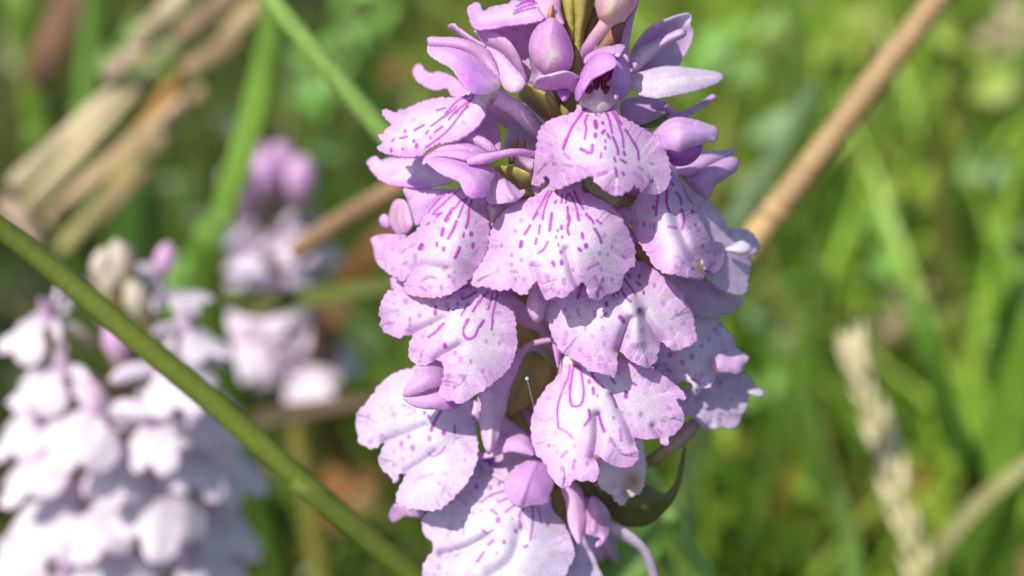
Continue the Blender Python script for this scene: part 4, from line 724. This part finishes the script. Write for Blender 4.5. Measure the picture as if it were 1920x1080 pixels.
for k, (lb, p0, p1, wd, c) in enumerate(straws):
    dd = .235 + .005*((k*5) % 8); ex, ey = (p1[0]-p0[0])*.14, (p1[1]-p0[1])*.14; p0 = (p0[0]-ex, p0[1]-ey); p1 = (p1[0]+ex, p1[1]+ey); mx, my = (p0[0]+p1[0])/2, (p0[1]+p1[1])/2
    pts = [(*p0, dd+.006), (mx+4*math.sin(k*2.1), my+5*math.cos(k*1.7), dd), (*p1, dd-.006)]
    blade('straw_blade', lb, 'straw', pts, wd*.66, np.array(c), M_STRAW, rest=True, twist=.8*math.sin(k), tipw=.5)
greens = [
 ('broad bright green blade rising above the small pink orchid', [(420, 400, .31), (450, 300, .305), (485, 170, .30), (505, 60, .295), (515, -60, .29)], 6.2, np.array([.20, .36, .05])),
 ('upright green blade left of the red brown dead blade', [(72, 230, .33), (60, 130, .32), (35, 20, .31), (15, -60, .31)], 7, np.array([.15, .25, .03])),
 ('upright green blade between straw and red brown dead blade', [(165, 190, .34), (170, 80, .33), (180, -30, .32)], 6, np.array([.15, .28, .05])),
 ('dark green blade standing under the straw bundle', [(235, 540, .36), (245, 420, .35), (265, 300, .34), (290, 220, .34)], 7, np.array([.06, .15, .02])),
 ('thin green blade crossing the small pink orchid spike', [(350, 640, .235), (385, 520, .232), (425, 400, .23), (470, 310, .23)], 3.0, np.array([.15, .24, .05])),
 ('olive green stem reaching across to the lilac spike', [(500, 575, .22), (620, 552, .215), (760, 530, .21)], 4.0, np.array([.13, .15, .03])),
 ('dull brown dead blade in the shade under the small pink orchid', [(480, 790, .22), (580, 770, .22), (700, 745, .22)], 3.6, np.array([.09, .06, .025])),  # tan blade, its shade darkened into the colour
 ('tall upright green blade near the tan stalk', [(1525, 470, .40), (1505, 300, .38), (1500, 100, .36), (1490, -40, .35)], 6, np.array([.18, .30, .05])),
 ('grey green blade slanting under the tan stalk', [(1400, 380, .36), (1460, 280, .35), (1530, 150, .34)], 5, np.array([.20, .28, .14])),
 ('bright green blade under the dark stem', [(1150, 1100, .30), (1215, 1010, .30), (1240, 930, .30)], 8, np.array([.16, .32, .05])),
 ('green blade bent beside the seed head', [(1830, 900, .36), (1780, 780, .35), (1740, 650, .34), (1700, 540, .34)], 7, np.array([.14, .28, .04])),
 ('wide yellow green blade at the far right', [(1880, 860, .34), (1895, 740, .33), (1900, 600, .32), (1870, 450, .32)], 10, np.array([.20, .36, .04])),
 ('green blade standing to the left of the seed head', [(1560, 940, .36), (1530, 860, .355), (1510, 740, .35), (1505, 600, .34)], 6.5, np.array([.15, .26, .04])),
 ('yellowish straw blade lying to the right of the seed head', [(1740, 1060, .34), (1830, 950, .335), (1900, 890, .33), (1990, 820, .33)], 4.2, np.array([.28, .26, .11])),
 ('green blade leaning across below the seed head', [(1600, 1090, .33), (1590, 1000, .325), (1565, 900, .32)], 6, np.array([.20, .32, .07])),
]
for lb, pts, wd, c in greens:
    if pts[0][2] > .28 and not lb.startswith(('upright', 'dark green')): pts = [(a_, b_, d_*.66) for a_, b_, d_ in pts]; wd *= .66
    blade('grass_blade' if 'stem' not in lb.split()[:3] else 'plant_stem', lb, 'grass blade' if 'stem' not in lb.split()[:3] else 'stem', pts, wd, c, M_GRASS if 'brown' not in lb and 'straw' not in lb else M_STRAW, foot=(at(*pts[0]).x, at(*pts[0]).y+.08, 0))

# ------------------------------------------------------------------ grass seed head on the right
sh = [(1730, 1100, .222), (1690, 960, .219), (1655, 820, .216), (1625, 740, .214), (1605, 665, .212)]
SH = empty('seed_head', (at(*sh[0]).x, at(*sh[0]).y+.06, 0))
tag(SH, 'cream grass seed head on a thin stem to the right of the lilac spike', 'seed head')
so = SH.location
pth = grow([Vector((so.x, so.y, 0)), at(1750, 1300, .23)] + [at(*q) for q in sh], 8)
tube('stem', SH, [q-so for q in pth[::3]], [.0012, .0009, .0005], [np.array([.35, .36, .12])], n=3)
spk = bpy.data.meshes.new('spikelet')
def spikelet_mesh():
    path = [Vector((0, 0, z)) for z in np.linspace(0, .0095, 7)]
    m = tube_mesh(path, [.0003, .0010, .0015, .0015, .0011, .0006, .0002], [np.array([.50, .46, .20])]*2+[np.array([.72, .62, .38])]*5, 8, flat=.7); m.materials.append(M_STRAW); return m
SPK = spikelet_mesh()
vis = pth[-34:]
for i, q in enumerate(vis[::1]):
    tdir = (vis[min(i+1, len(vis)-1)]-vis[max(i-1, 0)]).normalized()
    a = i*2.4; side = tdir.orthogonal().normalized(); side = Matrix.Rotation(a, 3, tdir) @ side
    dr = (tdir + side*.22).normalized()
    o = bpy.data.objects.new('spikelet', SPK); COL.objects.link(o); o.parent = SH
    k = .80*(1.0 - .35*(i/len(vis))) + (.18 if (i//8) % 2 else -.08)
    o.matrix_local = Matrix.Translation(q-so+side*.0007) @ dr.to_track_quat('Z', 'Y').to_matrix().to_4x4() @ Matrix.Scale(k, 4)

# ------------------------------------------------------------------ the meadow: grass and leaves nobody could count
def meadow():
    r = np.random.default_rng(12)
    V = []; F = []; C = []
    camp = np.array([0, 0, CAMZ]); Fv = np.array(F_); Rv = np.array(R_); Uv = np.array(U_)
    def proj(p):
        q = p-camp; d = q @ Fv; return d, 960+(q @ Rv)/(SX*max(d, 1e-3)), 540-(q @ Uv)/(SX*max(d, 1e-3))
    made = 0
    for k in range(56000):
        y = r.uniform(.22, 1.9)**1.0; x = r.uniform(-1, 1)*(.72*y+.24)
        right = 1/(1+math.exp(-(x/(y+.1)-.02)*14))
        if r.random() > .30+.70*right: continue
        gate = .5+.25*math.sin(x*31+1+2*math.sin(y*9))+.25*math.sin(y*27+x*13)
        if r.random() > .12+1.05*gate: continue
        h = r.uniform(.05, .165)*(.68+.55*right); wd = r.uniform(.0025, .0058)*(.8+.4*right)
        az = r.uniform(0, 6.28); lean = r.uniform(.1, 1.0)
        n = 6; pts = []
        for i in range(n):
            u = i/(n-1); pts.append(np.array([x+math.cos(az)*h*lean*u**1.7, y+math.sin(az)*h*lean*u**1.7, h*u*(1-.28*lean*u)]))
        ok = True
        for p in pts:
            d, px, py = proj(p)
            if -150 < px < 2070 and -150 < py < 1230 and d < (.235 if px > 1150 else .27) or (1380 < px < 1780 and 380 < py < 1100 and d < .36): ok = False; break
        if not ok: continue
        t = r.random()
        if t < .05: c = np.array([.34, .23, .10])*r.uniform(.6, 1.2)
        elif t < .13: c = np.array([.25, .22, .06])*r.uniform(.6, 1.2)
        else:
            g = r.random(); c = (np.array([.035, .085, .006])*(1-g)+np.array([.31, .46, .05])*g)*(.5+.85*right)  # left side darker in colour, painting the shade there
        fa = r.uniform(0, 6.28); s = np.array([math.cos(fa), math.sin(fa), 0])
        b = len(V)
        for i, p in enumerate(pts):
            w_ = wd*(1-(i/(n-1))**2.2)*.5+.0001
            V += [p-s*w_, p+s*w_]; cc = c*(.85+.25*i/(n-1)); C += [cc, cc]
        for i in range(n-1): a = b+2*i; F.append((a, a+1, a+3, a+2))
        made += 1
    # low round leaves
    for k in range(2600):
        y = r.uniform(.30, 1.7); x = r.uniform(-1, 1)*(.42*y+.12)
        z = r.uniform(.005, .075); rad = r.uniform(.004, .011)
        p = np.array([x, y, z]); d, px, py = proj(p)
        if d < .36: continue
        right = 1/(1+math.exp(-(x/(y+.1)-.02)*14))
        if r.random() > .35+.65*right: continue
        nrm = np.array([r.normal(0, .5)-.25, r.normal(0, .5)-.3, 1.0]); nrm /= np.linalg.norm(nrm)
        a1 = np.cross(nrm, [0.3, 1, 0.1]); a1 /= np.linalg.norm(a1); a2 = np.cross(nrm, a1)
        g = r.random(); c = (np.array([.03, .08, .008])*(1-g)+np.array([.22, .38, .05])*g)*(.5+.6*right)  # leaves too carry the left-hand shade in their colour
        if r.random() < .10: c = np.array([.30, .14, .05])*r.uniform(.5, 1.2)
        b = len(V); N = 8
        V.append(p); C.append(c)
        for i in range(N):
            th = 2*math.pi*i/N; rr = rad*(1+.5*math.cos(th))*.8
            V.append(p+a1*rr*math.cos(th)*1.3+a2*rad*.7*math.sin(th)+nrm*rad*.15*math.cos(2*th)); C.append(c)
        for i in range(N): F.append((b, b+1+i, b+1+(i+1) % N))
    # clumps of leaves that stand out; pale ones imitate blurred glints, dark ones shaded gaps
    hot = [(1370, 880, 'g', 60), (1410, 720, 'g', 45), (1610, 420, 'g', 55), (1850, 165, 'y', 60), (1890, 640, 'p', 60), (1840, 310, 'p', 40), (1410, 360, 'p', 26), (1465, 250, 'p', 40), (1720, 350, 'y', 60),
           (1210, 1010, 'g', 60), (1660, 500, 'g', 60), (1560, 280, 'y', 50), (1780, 90, 'y', 60), (1900, 470, 'g', 60), (1460, 560, 'g', 50), (1350, 130, 'g', 50), (1360, 60, 'g', 60), (1600, 60, 'y', 60),
           (1450, 945, 'b', 60), (1620, 945, 'b', 50), (1775, 925, 'b', 50), (1880, 60, 't', 50), (1700, 560, 't', 40), (1460, 640, 'p', 50), (1680, 620, 't', 30), (1500, 1040, 't', 50),
           (660, 60, 'g', 60), (610, 150, 'g', 50), (560, 190, 'g', 60), (690, 30, 'g', 50), (240, 90, 'g', 60), (600, 300, 'd', 40), (330, 540, 'g', 40), (520, 960, 'd', 50), (690, 1020, 'g', 50), (640, 930, 'b', 30)]
    cc = dict(g=(.20, .40, .07), y=(.32, .42, .06), p=(.30, .44, .20), b=(.36, .15, .05), t=(.42, .32, .20), d=(.06, .13, .02))
    for (hx, hy, hc, hr) in hot:
        for q in range(16 if hc == 'b' else 6):
            d = r.uniform(.40, .47); px = hx+r.normal(0, hr*.5); py = hy+r.normal(0, hr*.5)
            p = np.array(at(px, py, d)); rad = r.uniform(.003, .006)*(1.5 if hc == 'b' else 1)
            if p[2] < .01: p = np.array(at(px, py, d*.8))
            nrm = np.array([r.normal(0, .4)-.4, r.normal(0, .4)-.5, 1.0]); nrm /= np.linalg.norm(nrm)
            a1 = np.cross(nrm, [r.normal(), 1, 0.1]); a1 /= np.linalg.norm(a1); a2 = np.cross(nrm, a1)
            c = np.array(cc[hc])*r.uniform(.7, 1.2); b = len(V); N = 8
            V.append(p); C.append(c)
            for i in range(N):
                th = 2*math.pi*i/N
                V.append(p+a1*rad*1.2*math.cos(th)+a2*rad*.7*math.sin(th)+nrm*rad*.2*math.cos(2*th)); C.append(c)
            for i in range(N): F.append((b, b+1+i, b+1+(i+1) % N))
            # its stalk
            b = len(V); g0 = np.array([p[0]+r.normal(0, .008), p[1]+.02, 0.0])
            for pp in (g0, (g0+p)/2+np.array([0, .006, 0]), p):
                V += [pp-np.array([.0005, 0, 0]), pp+np.array([.0005, 0, 0])]; C += [np.array([.10, .18, .03])]*2
            F += [(b, b+1, b+3, b+2), (b+2, b+3, b+5, b+4)]
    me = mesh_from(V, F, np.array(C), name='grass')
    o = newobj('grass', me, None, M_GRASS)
    o['kind'] = 'stuff'; o['label'] = 'blurred green meadow grass and low leaves behind the orchids'; o['category'] = 'grass'
    return made
meadow()
